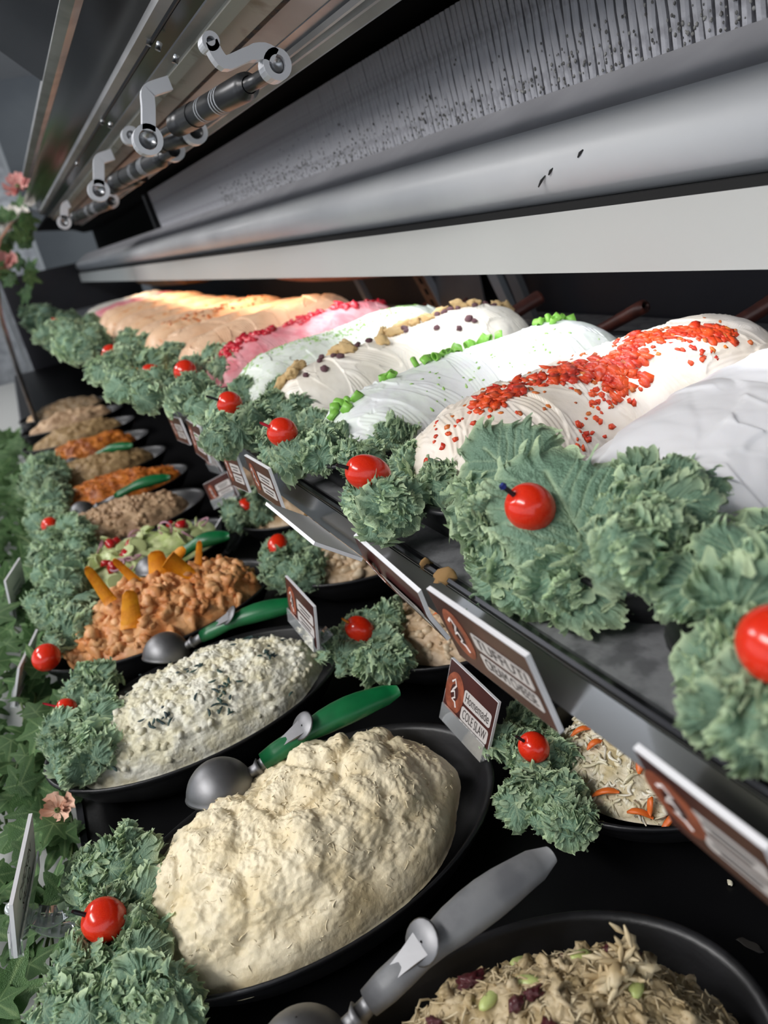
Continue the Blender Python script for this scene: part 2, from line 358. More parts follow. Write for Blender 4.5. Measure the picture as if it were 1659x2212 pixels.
# lower deck
t = thing('lower_deck', 'black lower deck of the deli case under the salad bowls', 'display deck', (0, 0, ZD-.02))
obj('deck_panel', prism('deck_panel', [(-.118, 0), (.82, 0), (.82, .02), (-.118, .02)], Y0, YE), 'black_deck', t)
obj('front_riser', prism('front_riser', [(-.121, -.09), (-.118, -.09), (-.118, .019), (-.121, .019)], Y0, YE), 'black_deck', t)
tr = obj('edge_trim', prism('edge_trim', [(-.1235, .004), (-.1165, .004), (-.1165, .0235), (-.1235, .0235)], Y0, YE), 'steel_dark', t); tr['label'] = 'thin metal trim along the black deck edge'
t = thing('front_ledge', 'white front ledge of the case beneath the ivy', 'ledge', (-.3, 0, -.62))
obj('ledge_top', box('ledge_top', -.22, .176, Y0, YE, -.02, .045, .004), 'ledge_white', t)
obj('ledge_lip', box('ledge_lip', -.22, -.19, Y0, YE, .045, .10, .004), 'ledge_white', t)

# upper shelf
ZS = -.247
t = thing('upper_shelf', 'worn steel upper shelf carrying the cream cheese trays', 'shelf', (.4, 0, ZS-.02))
obj('shelf_plate', prism('shelf_plate', [(-.197, .012), (.452, .012), (.452, .02), (-.197, .02)], Y0, YE), 'steel_worn', t)
obj('shelf_lip', prism('shelf_lip', [(-.2055, .008), (-.196, .008), (-.193, .0205), (-.199, .0255), (-.204, .0275), (-.206, .026)], Y0, YE), 'steel_dark', t)
obj('shelf_underside', prism('shelf_underside', [(-.15, -.002), (.36, -.002), (.36, .0115), (-.15, .0115)], Y0, YE), 'steel_dark', t)
rail = obj('ticket_rail', prism('ticket_rail', [(-.2085, .026), (-.2105, .027), (-.2180, .0065), (-.2160, .0060)], Y0, YE), 'rail_clear', t); rail['label'] = 'clear plastic ticket rail along the shelf edge'
obj('rail_backing', prism('rail_backing', [(-.2075, .024), (-.2065, .024), (-.2140, .0072), (-.2150, .0070)], Y0, YE), 'acrylic_grey', t)

# ------------------------------------------------------------------ light canopy
t = thing('light_canopy', 'long white rounded light canopy above the upper shelf', 'light fixture', (.5, 0, -.094))
def arc(cx, cz, rx, rz, a0, a1, n): return [(cx+rx*math.cos(math.radians(a)), cz+rz*math.sin(math.radians(a))) for a in np.linspace(a0, a1, n)]
fl = obj('flange', prism('flange', [(-.051, 0), (-.048, 0), (-.0465, .05), (-.049, .052)], Y0, YE), 'canopy_flange', t)
obj('groove', prism('groove', [(-.0435, .048), (.09, .048), (.09, .058), (-.0435, .058)], Y0, YE), 'slot_black', t)
prof = [(.09, .0575), (-.04, .0575)] + arc(-.008, .090, .045, .0335, 262, 118, 22)[::1] + [(-.022, .1235), (.09, .1255)]
obj('canopy_body', prism('canopy_body', prof, Y0, YE, True), 'canopy_white', t)
obj('lamp_tube', tube('lamp_tube', [(-.012, y, .036) for y in np.linspace(-.03, 1.27, 4)], .007, 12), 'lamp_glow', t)
w_ = obj('lamp_tube', tube('lamp_tube', [(-.012, y, .036) for y in np.linspace(1.35, 2.85, 4)], .007, 12), 'lamp_warm', t); w_['label'] = 'warm lamp tube at the far end'
# scuffs on canopy
for (px, py, l) in [(1163, 404, .010), (1185, 378, .006), (1248, 340, .006)]:
    p = onX(px, py, .4465)-np.array([.5, 0, -.094])
    obj('scuff', tube('scuff', [p, p+np.array([0, -l*.5, l*.45]), p+np.array([.001, -l, l*.8])], [.0006, .0013, .0005], 6), 'black_plastic', t)
# grey drip band and evaporator coil
t = thing('evaporator_coil', 'grey finned evaporator coil above the white canopy', 'coil', (.5, 0, .03))
CB = np.array([.035, .0295]); CT = np.array([.024, .1415]); cd = unit(CT-CB); cn = np.array([-cd[1], cd[0]]) * (1 if -cd[1] < 0 else -1)
obj('drip_band', prism('drip_band', [(-.024, -.002), (.033, .0300), (.052, .0300), (-.02, -.004)], Y0, YE), 'band_grey', t)
q0 = CB-cn*.012-cd*.012; q1 = CT-cn*.016
obj('coil_backing', prism('coil_backing', [q0, q1, q1-cn*.004, q0-cn*.004], Y0, 2.75), 'slot_black', t)
nl = 14; ss = np.linspace(0, 1, nl); Lc = np.linalg.norm(CT-CB)
def fin_mesh(sd):
    P = np.zeros((nl, 6, 3)); rg = np.random.default_rng(sd)
    wv = .0011*np.interp(ss, np.linspace(0, 1, 6), rg.uniform(-1, 1, 6))
    for i, s in enumerate(ss):
        c = CB+cd*s*Lc
        sec = [(-.0042, -.016), (-.0040, -.002), (-.0018, 0.0), (.0022, .0002), (.0041, -.003), (.0042, -.016)]
        for j, (y, d) in enumerate(sec): q = c+cn*d; P[i, j] = (q[0], y+wv[i], q[1])
    return grid('fin', P, cap=False, smooth=False)
FIN = [fin_mesh(s) for s in range(5)]
for k in range(255):
    obj('fin', FIN[(k*7) % 5], 'coil_fin', t, (0, -.05+k*.0108, 0))
# dust clinging to the bottom of the fins
parts = []
rg = np.random.default_rng(3)
ico = bmesh.new(); bmesh.ops.create_icosphere(ico, subdivisions=1, radius=1); ICV = np.array([v.co for v in ico.verts]); ICF = [[v.index for v in f.verts] for f in ico.faces]; ico.free()
for k in range(1100):
    s = abs(rg.normal(0, .17)); y = rg.uniform(.1, 1.9); q = CB+cd*min(s, .95)*Lc+cn*.0004
    parts.append((ICV*rg.uniform(.0005, .0013)*np.array([1, 1.2, 1.6])+np.array([q[0], y, q[1]]), ICF))
d_ = obj('coil_dust', joinm('coil_dust', parts), 'coil_dust', t); d_['kind'] = 'stuff'; d_['label'] = 'grey dust clinging to the coil fins'
# black cavity above the coil; unseen rear leg added to stop world light leaking in
o = obj('housing_light_block', prism('housing_light_block', [(.56, .178), (.50, .205), (.30, .238), (.30, .248), (.64, .248), (.64, .03), (.61, .03), (.61, .178)], Y0, YE), 'black_void'); tag(o, 'black cavity above the evaporator coil with an added rear wall blocking light', 'housing')
o = obj('coil_end_plate', prism('coil_end_plate', [(.60, .062), (.535, .062), (.525, .172), (.60, .172)], 2.79, 2.82), 'black_plastic'); tag(o, 'dark end plate closing off the far end of the coil', 'plate')

# ------------------------------------------------------------------ lid frame, hinge brackets and struts
t = thing('lid_frame', 'long aluminium frame rails above the case', 'frame', (.3, 0, .13))
def P2(pts): return [(x-.3, z-.13) for x, z in pts]
def bar(name, pts, m, y0=Y0, y1=3.05, par=t): return obj(name, prism(name, P2(pts), y0, y1), m, par)
bar('lower_rail', [(.335, .131), (.327, .129), (.3225, .1345), (.318, .1345), (.315, .1395), (.300, .147), (.303, .160), (.345, .150)], 'alu')
bar('rail_bead', [(.3115, .1365), (.3085, .137), (.3065, .141), (.310, .1425)], 'alu_pink')
bar('mid_plate', [(.300, .148), (.278, .158), (.280, .168), (.303, .160)], 'alu_pink')
bar('stained_channel', [(.278, .1565), (.274, .1555), (.252, .168), (.256, .178), (.280, .168)], 'alu_stain')
bar('rust_line', [(.2775, .1562), (.2745, .1550), (.2715, .1566), (.2725, .1585)], 'rust')
bar('upper_channel', [(.253, .166), (.249, .162), (.240, .168), (.243, .178), (.256, .180)], 'alu_stain')
bar('upper_rail', [(.242, .172), (.230, .177), (.224, .190), (.246, .190)], 'alu')
bar('grey_rail', [(.230, .178), (.216, .186), (.215, .196), (.228, .192)], 'steel_dark')
bar('gasket', [(.2155, .1865), (.2135, .1865), (.2105, .193), (.216, .196)], 'black_plastic')
bar('glass_clamp_rail', [(.213, .1885), (.203, .193), (.203, .203), (.214, .198)], 'alu')
for px, py in [(325, 82), (345, 92), (382, 120), (222, 258), (240, 265), (167, 350)]:
    p = onX(px, py, .215)
    obj('bolt', tube('bolt', [p-np.array([.3, 0, .13]), p-np.array([.3, 0, .13])+np.array([-.004, 0, -.006])], .0028, 8), 'steel', t)
# hood: dark panel, steel corner bar and lighter panel
t = thing('case_hood', 'dark glossy steel hood above the lid frame', 'hood', (.2, 0, .2))
def P3(pts): return [(x-.2, z-.2) for x, z in pts]
obj('hood_panel', prism('hood_panel', P3([(.203, .200), (.165, .236), (.172, .246), (.210, .208)]), Y0, 3.05), 'hood_dark', t)
obj('corner_bar', prism('corner_bar', P3([(.166, .2335), (.157, .2325), (.146, .238), (.150, .250), (.172, .246)]), Y0, 2.3), 'steel', t)
obj('upper_sheet', prism('upper_sheet', P3([(.148, .240), (.09, .300), (-.02, .38), (-.02, .39), (.155, .252)]), Y0, 1.25), 'steel_dark', t)

def ring_pts(c, r0, r1, n=20): return [(c[0]+r1*math.cos(a), c[1]+r1*math.sin(a)) for a in np.linspace(0, 2*math.pi, n, endpoint=False)], [(c[0]+r0*math.cos(a), c[1]+r0*math.sin(a)) for a in np.linspace(0, 2*math.pi, n, endpoint=False)]
def ring_mesh(c, r0, r1, th, M, n=22):
    o_, i_ = ring_pts(c, r0, r1, n); V = []
    for q, z in ((o_, 0), (i_, 0), (i_, th), (o_, th)): V += [M(x, y, z) for x, y in q]
    return np.array(V), [[a*n+i, a*n+(i+1) % n, ((a+1) % 4)*n+(i+1) % n, ((a+1) % 4)*n+i] for a in range(4) for i in range(n)]
def strip_mesh(pts, w, th, M):
    pts = np.asarray(pts, float); T = np.gradient(pts, axis=0); T /= np.linalg.norm(T, axis=1, keepdims=True); N = np.stack([-T[:, 1], T[:, 0]], -1); w = np.broadcast_to(np.asarray(w, float), (len(pts),))[:, None]
    a, b = pts+N*w/2, pts-N*w/2; n = len(pts); V = []
    for q, z in ((a, 0), (b, 0), (b, th), (a, th)): V += [M(x, y, z) for x, y in q]
    f = [[k*n+i, k*n+i+1, ((k+1) % 4)*n+i+1, ((k+1) % 4)*n+i] for k in range(4) for i in range(n-1)] + [[0, n, 2*n, 3*n], [n-1, 4*n-1, 3*n-1, 2*n-1]]
    return np.array(V), f
# brackets are traced on the frame plane: a point of the photograph's frame seen on the plane Z = .2 - (X-.2)*.52 (just under the rails)
def onframe(px, py, d=0):
    w = ray(px, py); k = (.30-.035+d)/(w[2]+.515*w[0]); return w*k
fnrm = unit([-.515, 0, -1.0])
def bracket(label, outline, w, ends, thick=.007, Yb=.8, group=None, m='bracket'):
    Yb = min(onframe(*p)[1] for p in list(outline)+[e[0] for e in ends])-.014
    P = [onY(*p, Yb) for p in outline]; o0 = P[0]
    to2 = lambda p: (p[0]-o0[0], p[2]-o0[2]); M = lambda x, y, z: np.array([x, z, y])
    t = thing('hinge_bracket', label, 'bracket', o0, group=group)
    pts = [to2(p) for p in P]; fine = []
    for a, b in zip(pts[:-1], pts[1:]):
        for s in np.linspace(0, 1, 4)[:-1]: fine.append((a[0]+(b[0]-a[0])*s, a[1]+(b[1]-a[1])*s))
    fine.append(pts[-1]); fine = np.array(fine)
    for _ in range(2): fine[1:-1] = (fine[:-2]+2*fine[1:-1]+fine[2:])/4
    v, f = strip_mesh(fine, w, thick, M); obj('arm', mesh('arm', v, f, False), m, t)
    for (c, r1, r0) in ends:
        r1, r0 = r1*.84, r0*.84
        c2 = to2(onY(*c, Yb)); v, f = ring_mesh(c2, r0, r1, thick*1.5, M); obj('eye', mesh('eye', v, f, False), m, t)
        obj('pin', tube('pin', [M(*c2, thick*.5), M(*c2, thick*1.6)], r0*.9, 12), 'steel', t)
    return t
bracket('white crank bracket with a large ring, nearest of the hinge brackets', [(457, 88), (467, 112), (486, 138), (510, 128), (540, 113), (575, 107), (596, 122)], [.010]*13+[.012]*6, [((456, 88), .0085, .0042), ((600, 138), .0145, .0085)], .010, 0.80)
bracket('white forked bracket holding the lower end of the nearest gas strut', [(368, 178), (330, 190), (318, 197), (322, 225), (322, 262), (322, 282)], [.013]*16, [((321, 301), .0175, .0115)], .010, 1.36)
bracket('white forked bracket on the second gas strut', [(244, 333), (222, 340), (213, 344), (214, 368), (214, 392), (214, 402)], [.016]*16, [((214, 411), .0195, .012)], .010, 2.05)
bracket('small white forked bracket farthest along the frame', [(150, 440), (140, 444), (139, 455), (139, 472)], [.018]*10, [((139, 480), .020, .012)], .010, 3.00)
bracket('pale ring bracket behind the nearest gas strut', [(285, 292), (300, 305), (312, 320)], [.012]*7, [((283, 292), .014, .007)], .010, 1.50)
bracket('pale eye at the upper end of the second gas strut', [(380, 322), (376, 326), (372, 330)], [.012]*7, [((378, 324), .017, .009)], .010, 1.62)
bracket('pale eye beside the far end of the nearest gas strut', [(432, 280), (424, 284), (418, 288)], [.012]*7, [((424, 284), .017, .010)], .010, 1.20)
bracket('pale eye at the upper end of the third gas strut', [(246, 430), (240, 433), (236, 436)], [.014]*7, [((241, 433), .019, .010)], .010, 2.50)
def strut(label, a, b, body0, body1, rb, rr, d=-.012, bands=True):
    A, B = onframe(*a, d), onframe(*b, d-.004); L = np.linalg.norm(B-A); x = (B-A)/L; t = thing('gas_strut', label, 'gas strut', A, group=None)
    pp = lambda s: x*L*s
    obj('rod', tube('rod', [pp(0), pp(body0+.05)], rr, 12), 'strut_black', t)
    obj('cylinder', tube('cylinder', [pp(body0), pp(body0+.004), pp(body0+.01), pp(body1-.03), pp(body1-.012), pp(body1)], [rr, rb*.85, rb, rb, rb*.92, rb*.6], 20), 'strut_black', t)
    obj('sleeve', tube('sleeve', [pp(body0-.01), pp(body0+.16)], rb*1.06, 20), 'strut_black', t)
    obj('end_rod', tube('end_rod', [pp(body1-.02), pp(1)], rr*1.3, 12), 'strut_black', t)
    if bands:
        for k in range(5):
            s = body1-.15-k*.018-(.08 if k > 2 else 0); obj('print_band', tube('print_band', [pp(s), pp(s-.007)], rb*1.012, 20), 'print_grey', t)
    return t
strut('black gas strut with grey print, nearest on the frame', (322, 303), (590, 155), .33, .87, .0125, .005)
strut('short black damper cylinder under the nearest gas strut', (345, 312), (424, 284), .1, .8, .012, .006, d=-.004, bands=False)
strut('second black gas strut along the frame', (214, 412), (376, 326), .3, .9, .0135, .006)
strut('short black damper cylinder under the second gas strut', (238, 410), (310, 382), .1, .85, .011, .006, d=-.004, bands=False)
strut('third black gas strut farthest along the frame', (140, 480), (240, 434), .3, .95, .014, .007)

# far closed curved glass and end of case
t = thing('curved_glass', 'curved front glass closing the far part of the case', 'glass', (0, 3.0, -.53))
arcg = np.array([(.20, .73), (.15, .728), (.095, .705), (.045, .665), (.005, .605), (-.025, .52), (-.045, .40), (-.055, .25), (-.06, .10), (-.06, 0)])
P = np.array([[(x, y, z) for x, z in arcg] for y in (0, 2.1)])
obj('glass_sheet', grid('glass_sheet', P), 'case_glass', t)
obj('edge_strip', grid('edge_strip', np.array([[(x+dx, y, z) for x, z in arcg] for y, dx in ((-.03, -.004), (-.03, .012), (0, .012), (0, -.004), (-.03, -.004))])), 'steel', t)
o = obj('end_panel', box('end_panel', .0, .8, YE+.01, YE+.03, -.6, .02, .004), 'back_dark'); tag(o, 'dark end panel at the far end of the case', 'panel')

# ------------------------------------------------------------------ back of the case
o = struct(obj('wall_back', prism('wall_back', [(.86, -.26), (.80, .06), (.82, .06), (.88, -.26)], Y0, YE), 'back_dark')); tag(o, 'dark rear doors of the case behind the loaves', 'wall')
o = struct(obj('wall_back_low', box('wall_back_low', .82, .84, Y0, YE, -.56, -.262), 'back_dark')); tag(o, 'black lower rear wall of the case', 'wall')
def upright(name, label, pt, pb, w, m, slots=False):
    T = onX(*pt, .79); B = onY(*pb, T[1]); d = B-T; T = T-d*.35; t = thing(name, label, 'upright', B)
    ax = unit(T-B); L = np.linalg.norm(T-B); n = unit(np.cross([0, 1, 0], ax)); n = n if n[0] < 0 else -n
    def bx(nm, y0, y1, s0, s1, d0, d1, mm):
        V = [ax*s+np.array([0, y, 0])+n*dd for s in (s0, s1) for dd in (d0, d1) for y in (y0, y1)]
        obj(nm, mesh(nm, V, [[0, 1, 3, 2], [4, 6, 7, 5], [0, 4, 5, 1], [2, 3, 7, 6], [0, 2, 6, 4], [1, 5, 7, 3]], False), mm, t)
    bx('post', -w/2, w/2, 0, L, 0, .012, m)
    if slots:
        bx('bright_edge', -w/2-.006, -w/2, 0, L, 0, .014, 'upright_steel')
        for k in range(6): bx('slot', -.006, .006, L*(.06+.16*k), L*(.06+.16*k)+.014, .012, .0125, 'slot_black')
upright('slotted_upright', 'brown slotted steel upright behind the walnut loaf', (918, 600), (975, 705), .05, 'upright_brown', True)
upright('rear_door_post', 'blue-grey steel door post right of the slotted upright', (1075, 592), (1125, 700), .028, 'upright_steel')
upright('rear_door_post', 'thin grey door post left of the slotted upright', (782, 612), (822, 690), .026, 'upright_steel')
upright('rear_door_post', 'dull grey wide door post beside the blue-grey one', (1115, 592), (1160, 700), .03, 'back_panel')
T = onX(1010, 600, .80); o = obj('rear_door', prism('rear_door', [(.800, -.25), (.782, .03), (.785, .03), (.803, -.25)], T[1]-.05, T[1]+.13), 'back_panel'); tag(o, 'grey rear door between the slotted upright and the door post', 'door')
# spreader handles poking up behind the loaves
def spreader(label, a, b, X0, X1, r=.011):
    A = onX(*a, X0); B = onX(*b, X1); t = thing('spreader', label, 'spreader', A); d = B-A
    L = np.linalg.norm(d); prof = [.75, .9, 1, 1, 1.05, 1.1, 1.05, .6]
    obj('handle', tube('handle', [d*s for s in (0, .1, .3, .6, .8, .93, .985, 1.0)], [r*k for k in prof], 14, .75), 'wood_handle', t)
    obj('blade', tube('blade', [d*-.8, d*-.4, d*.02], [r*.8, r*.7, r*.4], 10, .12), 'steel', t)
spreader('brown wooden spreader handle behind the pink strawberry loaf', (728, 698), (812, 655), .60, .66, .013)
spreader('thick brown spreader handle behind the scallion loaf', (1085, 692), (1168, 640), .62, .68, .013)
spreader('long dark brown spreader handle behind the red pepper loaf', (1232, 750), (1394, 660), .66, .68, .011)
spreader('small dark spreader handle beside the slotted upright', (985, 672), (1014, 650), .66, .68, .010)
spreader('dark spreader handle at the right edge of the back', (1560, 720), (1690, 640), .70, .74, .012)
spreader('dark spreader handle left of the slotted upright', (885, 690), (925, 662), .64, .68, .012)
# trays on the rear bracket, seen under the canopy
def rear_tray(label, px0, px1, X, Z, wd, m, dep=.02):
    a = onX(*px0, X); b = onX(*px1, X); yc = (a[1]+b[1])/2; L = abs(a[1]-b[1]); t = thing('rear_tray', label, 'tray', (X+wd/2, yc, Z))
    obj('tray_body', lathe('tray_body', [(.001, 0), (.7, 0), (.9, .35*dep), (1, dep), (1.03, dep), (1.03, dep+.002), (.98, dep+.002), (.88, .4*dep), (.68, .003), (.001, .003)], 40, wd/2, L/2), m, t)
    obj('bracket_arm', box('bracket_arm', -.01, .25, -.01, .01, -.006, 0, .001), 'back_dark', t)
rear_tray('pink oval tray peeking out under the canopy', (530, 604), (835, 598), .60, -.1415, .20, 'pink_tray')
rear_tray('amber oval tray under the far end of the canopy', (262, 606), (420, 604), .58, -.150, .18, 'amber_tray', .03)

# ------------------------------------------------------------------ trays, bowls
def rrect(a, b, rc, n=7):
    pts = []
    for sx, sy, a0 in ((1, 1, 0), (-1, 1, 90), (-1, -1, 180), (1, -1, 270)):
        for k in range(n):
            an = math.radians(a0+90*k/(n-1)); pts.append((sx*(a-rc)+rc*math.cos(an), sy*(b-rc)+rc*math.sin(an)))
    return np.array(pts)
def tray_mesh(a, b, dep):
    prof = [(.016, 0), (.011, .002), (.004, dep*.55), (.0015, dep*.8), (.0, dep-.004), (-.006, dep-.003), (-.0075, dep-.001), (-.006, dep+.001), (-.001, dep+.001), (.004, dep-.003), (.008, dep*.5), (.016, .006), (.022, .004)]
    R = []
    for off, z in prof:
        p = rrect(a-off, b-off, max(.034-off*.6, .006)); R.append(np.column_stack([p, np.full(len(p), z)]))
    return grid('tray', np.array(R), wv=True, cap=True)
TRAY = tray_mesh(.225, .077, .034)
TY = [.153, .332, .502, .678, .855, 1.03, 1.205, 1.38, 1.555, 1.73, 1.905, 2.09, 2.28, 2.48, 2.68, 2.90, 3.12]
TX = .435
NAMES = ['nearest, mostly empty', 'plain white', 'red pepper', 'scallion', 'walnut raisin', 'chive', 'pink strawberry', 'wide peach', 'second peach', 'carrot', 'far peach', 'far orange', 'far pale', 'blurred red', 'blurred yellow', 'blurred pink', 'farthest']
for k, y in enumerate(TY):
    lab = 'black plastic tray nearest the camera under loose kale' if k == 0 else 'black plastic tray under the %s cream cheese loaf' % NAMES[k]
    if k >= 10: lab = ['black tray under the far peach loaf', 'black tray under the far orange loaf', 'black tray under the far pale loaf', 'black tray under the blurred red loaf', 'black tray under the blurred yellow loaf', 'black tray under the blurred pink loaf', 'farthest black tray on the upper shelf'][k-10]
    tx = TX + (.004 if k == 0 else .022 if k == 1 else .012 if k == 2 else 0)
    tag(obj('cheese_tray', TRAY, 'black_plastic', None, (tx, y, ZS+.0005)), lab, 'tray', 'black trays on the upper shelf')
def bowl_mesh(a, b, dep):
    prof = [(.62, 0), (.72, .001), (.88, dep*.45), (.965, dep*.85), (.985, dep), (1.0, dep+.002), (1.0, dep+.005), (.985, dep+.006), (.955, dep+.001), (.93, dep*.85), (.84, dep*.45), (.68, .006), (.05, .006)]
    return lathe('salad_bowl', prof, 72, a, b, cap=True)
BOWL = bowl_mesh(.178, .113, .05)
# (name, x, y, rz)
BOWLS = {'cranberry': (.085, .232, -2), 'chicken': (.070, .498, 2), 'dill': (.040, .775, 3), 'buffalo': (.042, 1.045, 3), 'cucumber': (.045, 1.285, 3), 'tan': (.05, 1.515, 3), 'carrot': (.065, 1.745, 3), 'tuna': (.06, 1.99, 3), 'far': (.06, 2.25, 3), 'far2': (.06, 2.52, 3), 'far3': (.06, 2.79, 3), 'far4': (.06, 3.06, 3),
         'slaw': (.432, .405, 0), 'macaroni': (.400, .715, 2), 'potato': (.400, .985, 2), 'backfar': (.405, 1.26, 2), 'backfar2': (.41, 1.53, 2)}
BL = {'cranberry': 'black oval bowl of shredded cranberry chicken salad in the foreground', 'chicken': 'black oval bowl under the big cream chicken salad', 'dill': 'black oval bowl of white dill salad', 'buffalo': 'black oval bowl of orange buffalo chicken', 'cucumber': 'black oval bowl of cucumber and tomato salad',
      'tan': 'black oval bowl of tan salad behind the cucumber salad', 'carrot': 'black oval bowl of orange shredded carrot', 'tuna': 'black oval bowl of brown tuna salad', 'far': 'black oval bowl of reddish salad beyond the tuna salad', 'far2': 'blurred bowl of olive salad far along the front row', 'far3': 'blurred bowl of brown salad far along the front row', 'far4': 'farthest black oval bowl in the front row', 'slaw': 'black oval bowl of coleslaw under the shelf edge', 'macaroni': 'black oval bowl of macaroni salad under the shelf',
      'potato': 'black oval bowl of potato salad under the shelf', 'backfar': 'black oval bowl behind the potato salad under the shelf', 'backfar2': 'farthest black oval bowl of the back row'}
for k, (x, y, rz) in BOWLS.items():
    tag(obj('salad_bowl', BOWL, 'black_plastic', None, (x, y, ZD+.0005), (0, 0, math.radians(rz))), BL[k], 'bowl', 'black oval salad bowls')
ZR = ZD+.05

# ------------------------------------------------------------------ cream cheese loaves
def loaf(name, label, k, m, L=.35, Wd=.138, H=.082, x0=.245, seed=1, strokes=7, amp=.004, tilt=0, comb=1, yoff=0, hmap=None, nu=420, nv=150, lump=.0025, cat='cream cheese', drop=0):
    s = np.linspace(0.0, 1.0, nu)[:, None]; tt = np.linspace(0, math.pi, nv)[None, :]
    e = np.clip(1-np.abs(2*s-1)**5.5, 0, 1)**.42
    hh = e*(.94+.10*s) if hmap is None else e*hmap(s)
    x = (s*L)+0*tt; cy = -np.cos(tt); y = np.sign(cy)*np.abs(cy)**.82*Wd/2*(e**.6); z = np.sin(tt)**.78*H*hh
    nx = 0*x; ny = cy+0*x; nz = np.sin(tt)+0*x
    # overlapped spatula strokes: sawtooth ramps that sweep diagonally over the flank
    q = np.stack([x*9, y*9, z*9], -1)
    rg = np.random.default_rng(seed+900); A = x; B = tt/math.pi*.2+0*x; D = 0*x; rid = 0*x
    for _k in range(int(strokes*11)):
        cx_, cb_ = rg.uniform(0, L), rg.uniform(.01, .19); an = (1 if cb_ > .1 else -1)*rg.normal(.95, .35); big_ = 1.7 if comb < 1 else 1.0
        hl, hw = rg.uniform(.028, .055)*big_, rg.uniform(.009, .017)*big_; ca, sa = math.cos(an), math.sin(an)
        du = (A-cx_)*ca+(B-cb_)*sa; dv = -(A-cx_)*sa+(B-cb_)*ca+rg.normal(0, 4)*du*du
        e2 = (du/hl)**2+(dv/hw)**2; ins = np.clip((1.08-e2)/.16, 0, 1); ins = ins*ins*(3-2*ins)
        off = rg.normal(0, .0007)+rg.choice([-1, 1])*.0011*dv/hw*big_*.8
        if rg.random() < .5 and comb >= 1: off = off+.00038*np.sin(dv*2*math.pi/.0042)
        D = D*(1-ins)+off*ins; rid = rid*(1-ins)+.0007*np.exp(-((np.sqrt(e2)-1.0)/.05)**2)*(dv > 0)
    d = amp/.0045*1.15*(D+rid)+lump*fbm(q*1.3, 4, seed)+.0006*fbm(q*6, 3, seed+4)
    pk = np.clip(vnoise(q*2.2, seed+21)-.55, 0, 1); d = d+.006*pk*comb
    d = d*np.clip(z/H*6, .0, 1)*np.clip(e*1.3, 0, 1)
    P = np.stack([x+nx*d, y+ny*d, np.maximum(z+nz*d, 0)], -1)
    me = grid(name, P); tx = x0
    o = obj(name, me, m, None, (tx, TY[k]+yoff, ZS+.0065), (0, math.radians(tilt), 0))
    tag(o, label, cat, 'cream cheese loaves on the upper shelf')

    def at(sv, tv, dd=0):
        i = int(np.clip(sv*(nu-1), 1, nu-2)); j = int(np.clip(tv/math.pi*(nv-1), 1, nv-2)); p = P[i, j]; n = unit(np.cross(P[i, j+1]-P[i, j-1], P[i+1, j]-P[i-1, j])); n = n if n[2] > -.2 else -n
        M = Matrix.Translation(o.location) @ Matrix.Rotation(math.radians(tilt), 4, 'Y'); R = M.to_3x3()
        return np.array(M @ Vector(p+n*dd)), np.array(R @ Vector(n))
    return o, at
U = {}
U[0] = loaf('plain_cream_cheese_loaf', 'smooth bright white cream cheese loaf at the right edge', 1, 'cream_white', L=.42, Wd=.16, H=.108, x0=.250, seed=3, strokes=4.2, amp=.0036, comb=.6, lump=.0035, hmap=lambda s: .60+.56*s**.8, yoff=-.012)
U[1] = loaf('red_pepper_cream_cheese_loaf', 'cream cheese loaf strewn with chopped red peppers', 2, 'cream_veg', L=.385, Wd=.142, H=.086, x0=.238, seed=11, strokes=9, amp=.0045, comb=1.5, hmap=lambda s: .90+.14*s)
U[2] = loaf('scallion_cream_cheese_loaf', 'white cream cheese loaf topped with scallion rings', 3, 'cream_scallion', L=.37, Wd=.142, H=.080, x0=.225, seed=23, strokes=8, comb=1.8, hmap=lambda s: .86+.16*s)
U[3] = loaf('walnut_raisin_cream_cheese_loaf', 'ivory cream cheese loaf dotted with walnuts and raisins', 4, 'cream_walnut', L=.37, Wd=.145, H=.090, x0=.235, seed=37, strokes=7, comb=1.3, hmap=lambda s: .84+.2*s)
U[4] = loaf('chive_cream_cheese_loaf', 'white cream cheese loaf flecked with green chives', 5, 'cream_chive', L=.36, Wd=.145, H=.090, x0=.235, seed=41, hmap=lambda s: .80+.24*s, lump=.003)
U[5] = loaf('strawberry_cream_cheese_loaf', 'pink strawberry cream cheese loaf with red berry pieces', 6, 'cream_pink', L=.36, Wd=.145, H=.092, x0=.235, seed=53, hmap=lambda s: .80+.22*s, lump=.004)
U[6] = loaf('peach_cream_cheese_loaf', 'tall peach coloured cream cheese loaf behind the pink one', 7, 'cream_peach', L=.37, Wd=.155, H=.105, x0=.225, seed=61, hmap=lambda s: .78+.26*s, strokes=3, amp=.006)
U[7] = loaf('peach_cream_cheese_loaf', 'low peach cream cheese loaf beyond the tall one', 8, 'cream_peach', L=.37, Wd=.15, H=.092, x0=.225, seed=67, strokes=3)
U[8] = loaf('carrot_cream_cheese_loaf', 'peach cream cheese loaf with orange carrot flecks', 9, 'cream_carrot', L=.36, Wd=.15, H=.094, x0=.225, seed=71, nu=120, nv=50)
U[9] = loaf('far_cream_cheese_loaf', 'far peach cream cheese loaf behind the carrot loaf', 10, 'cream_peach', L=.36, Wd=.15, H=.088, x0=.225, seed=73, nu=100, nv=40)
U[10] = loaf('far_cream_cheese_loaf', 'far orange cream cheese loaf near the end of the shelf', 11, 'cream_carrot', L=.36, Wd=.15, H=.088, x0=.225, seed=79, nu=100, nv=40)
U[11] = loaf('far_cream_cheese_loaf', 'far pale cream cheese loaf beyond the far orange one', 12, 'cream_peach', L=.36, Wd=.15, H=.088, x0=.225, seed=83, nu=100, nv=40)

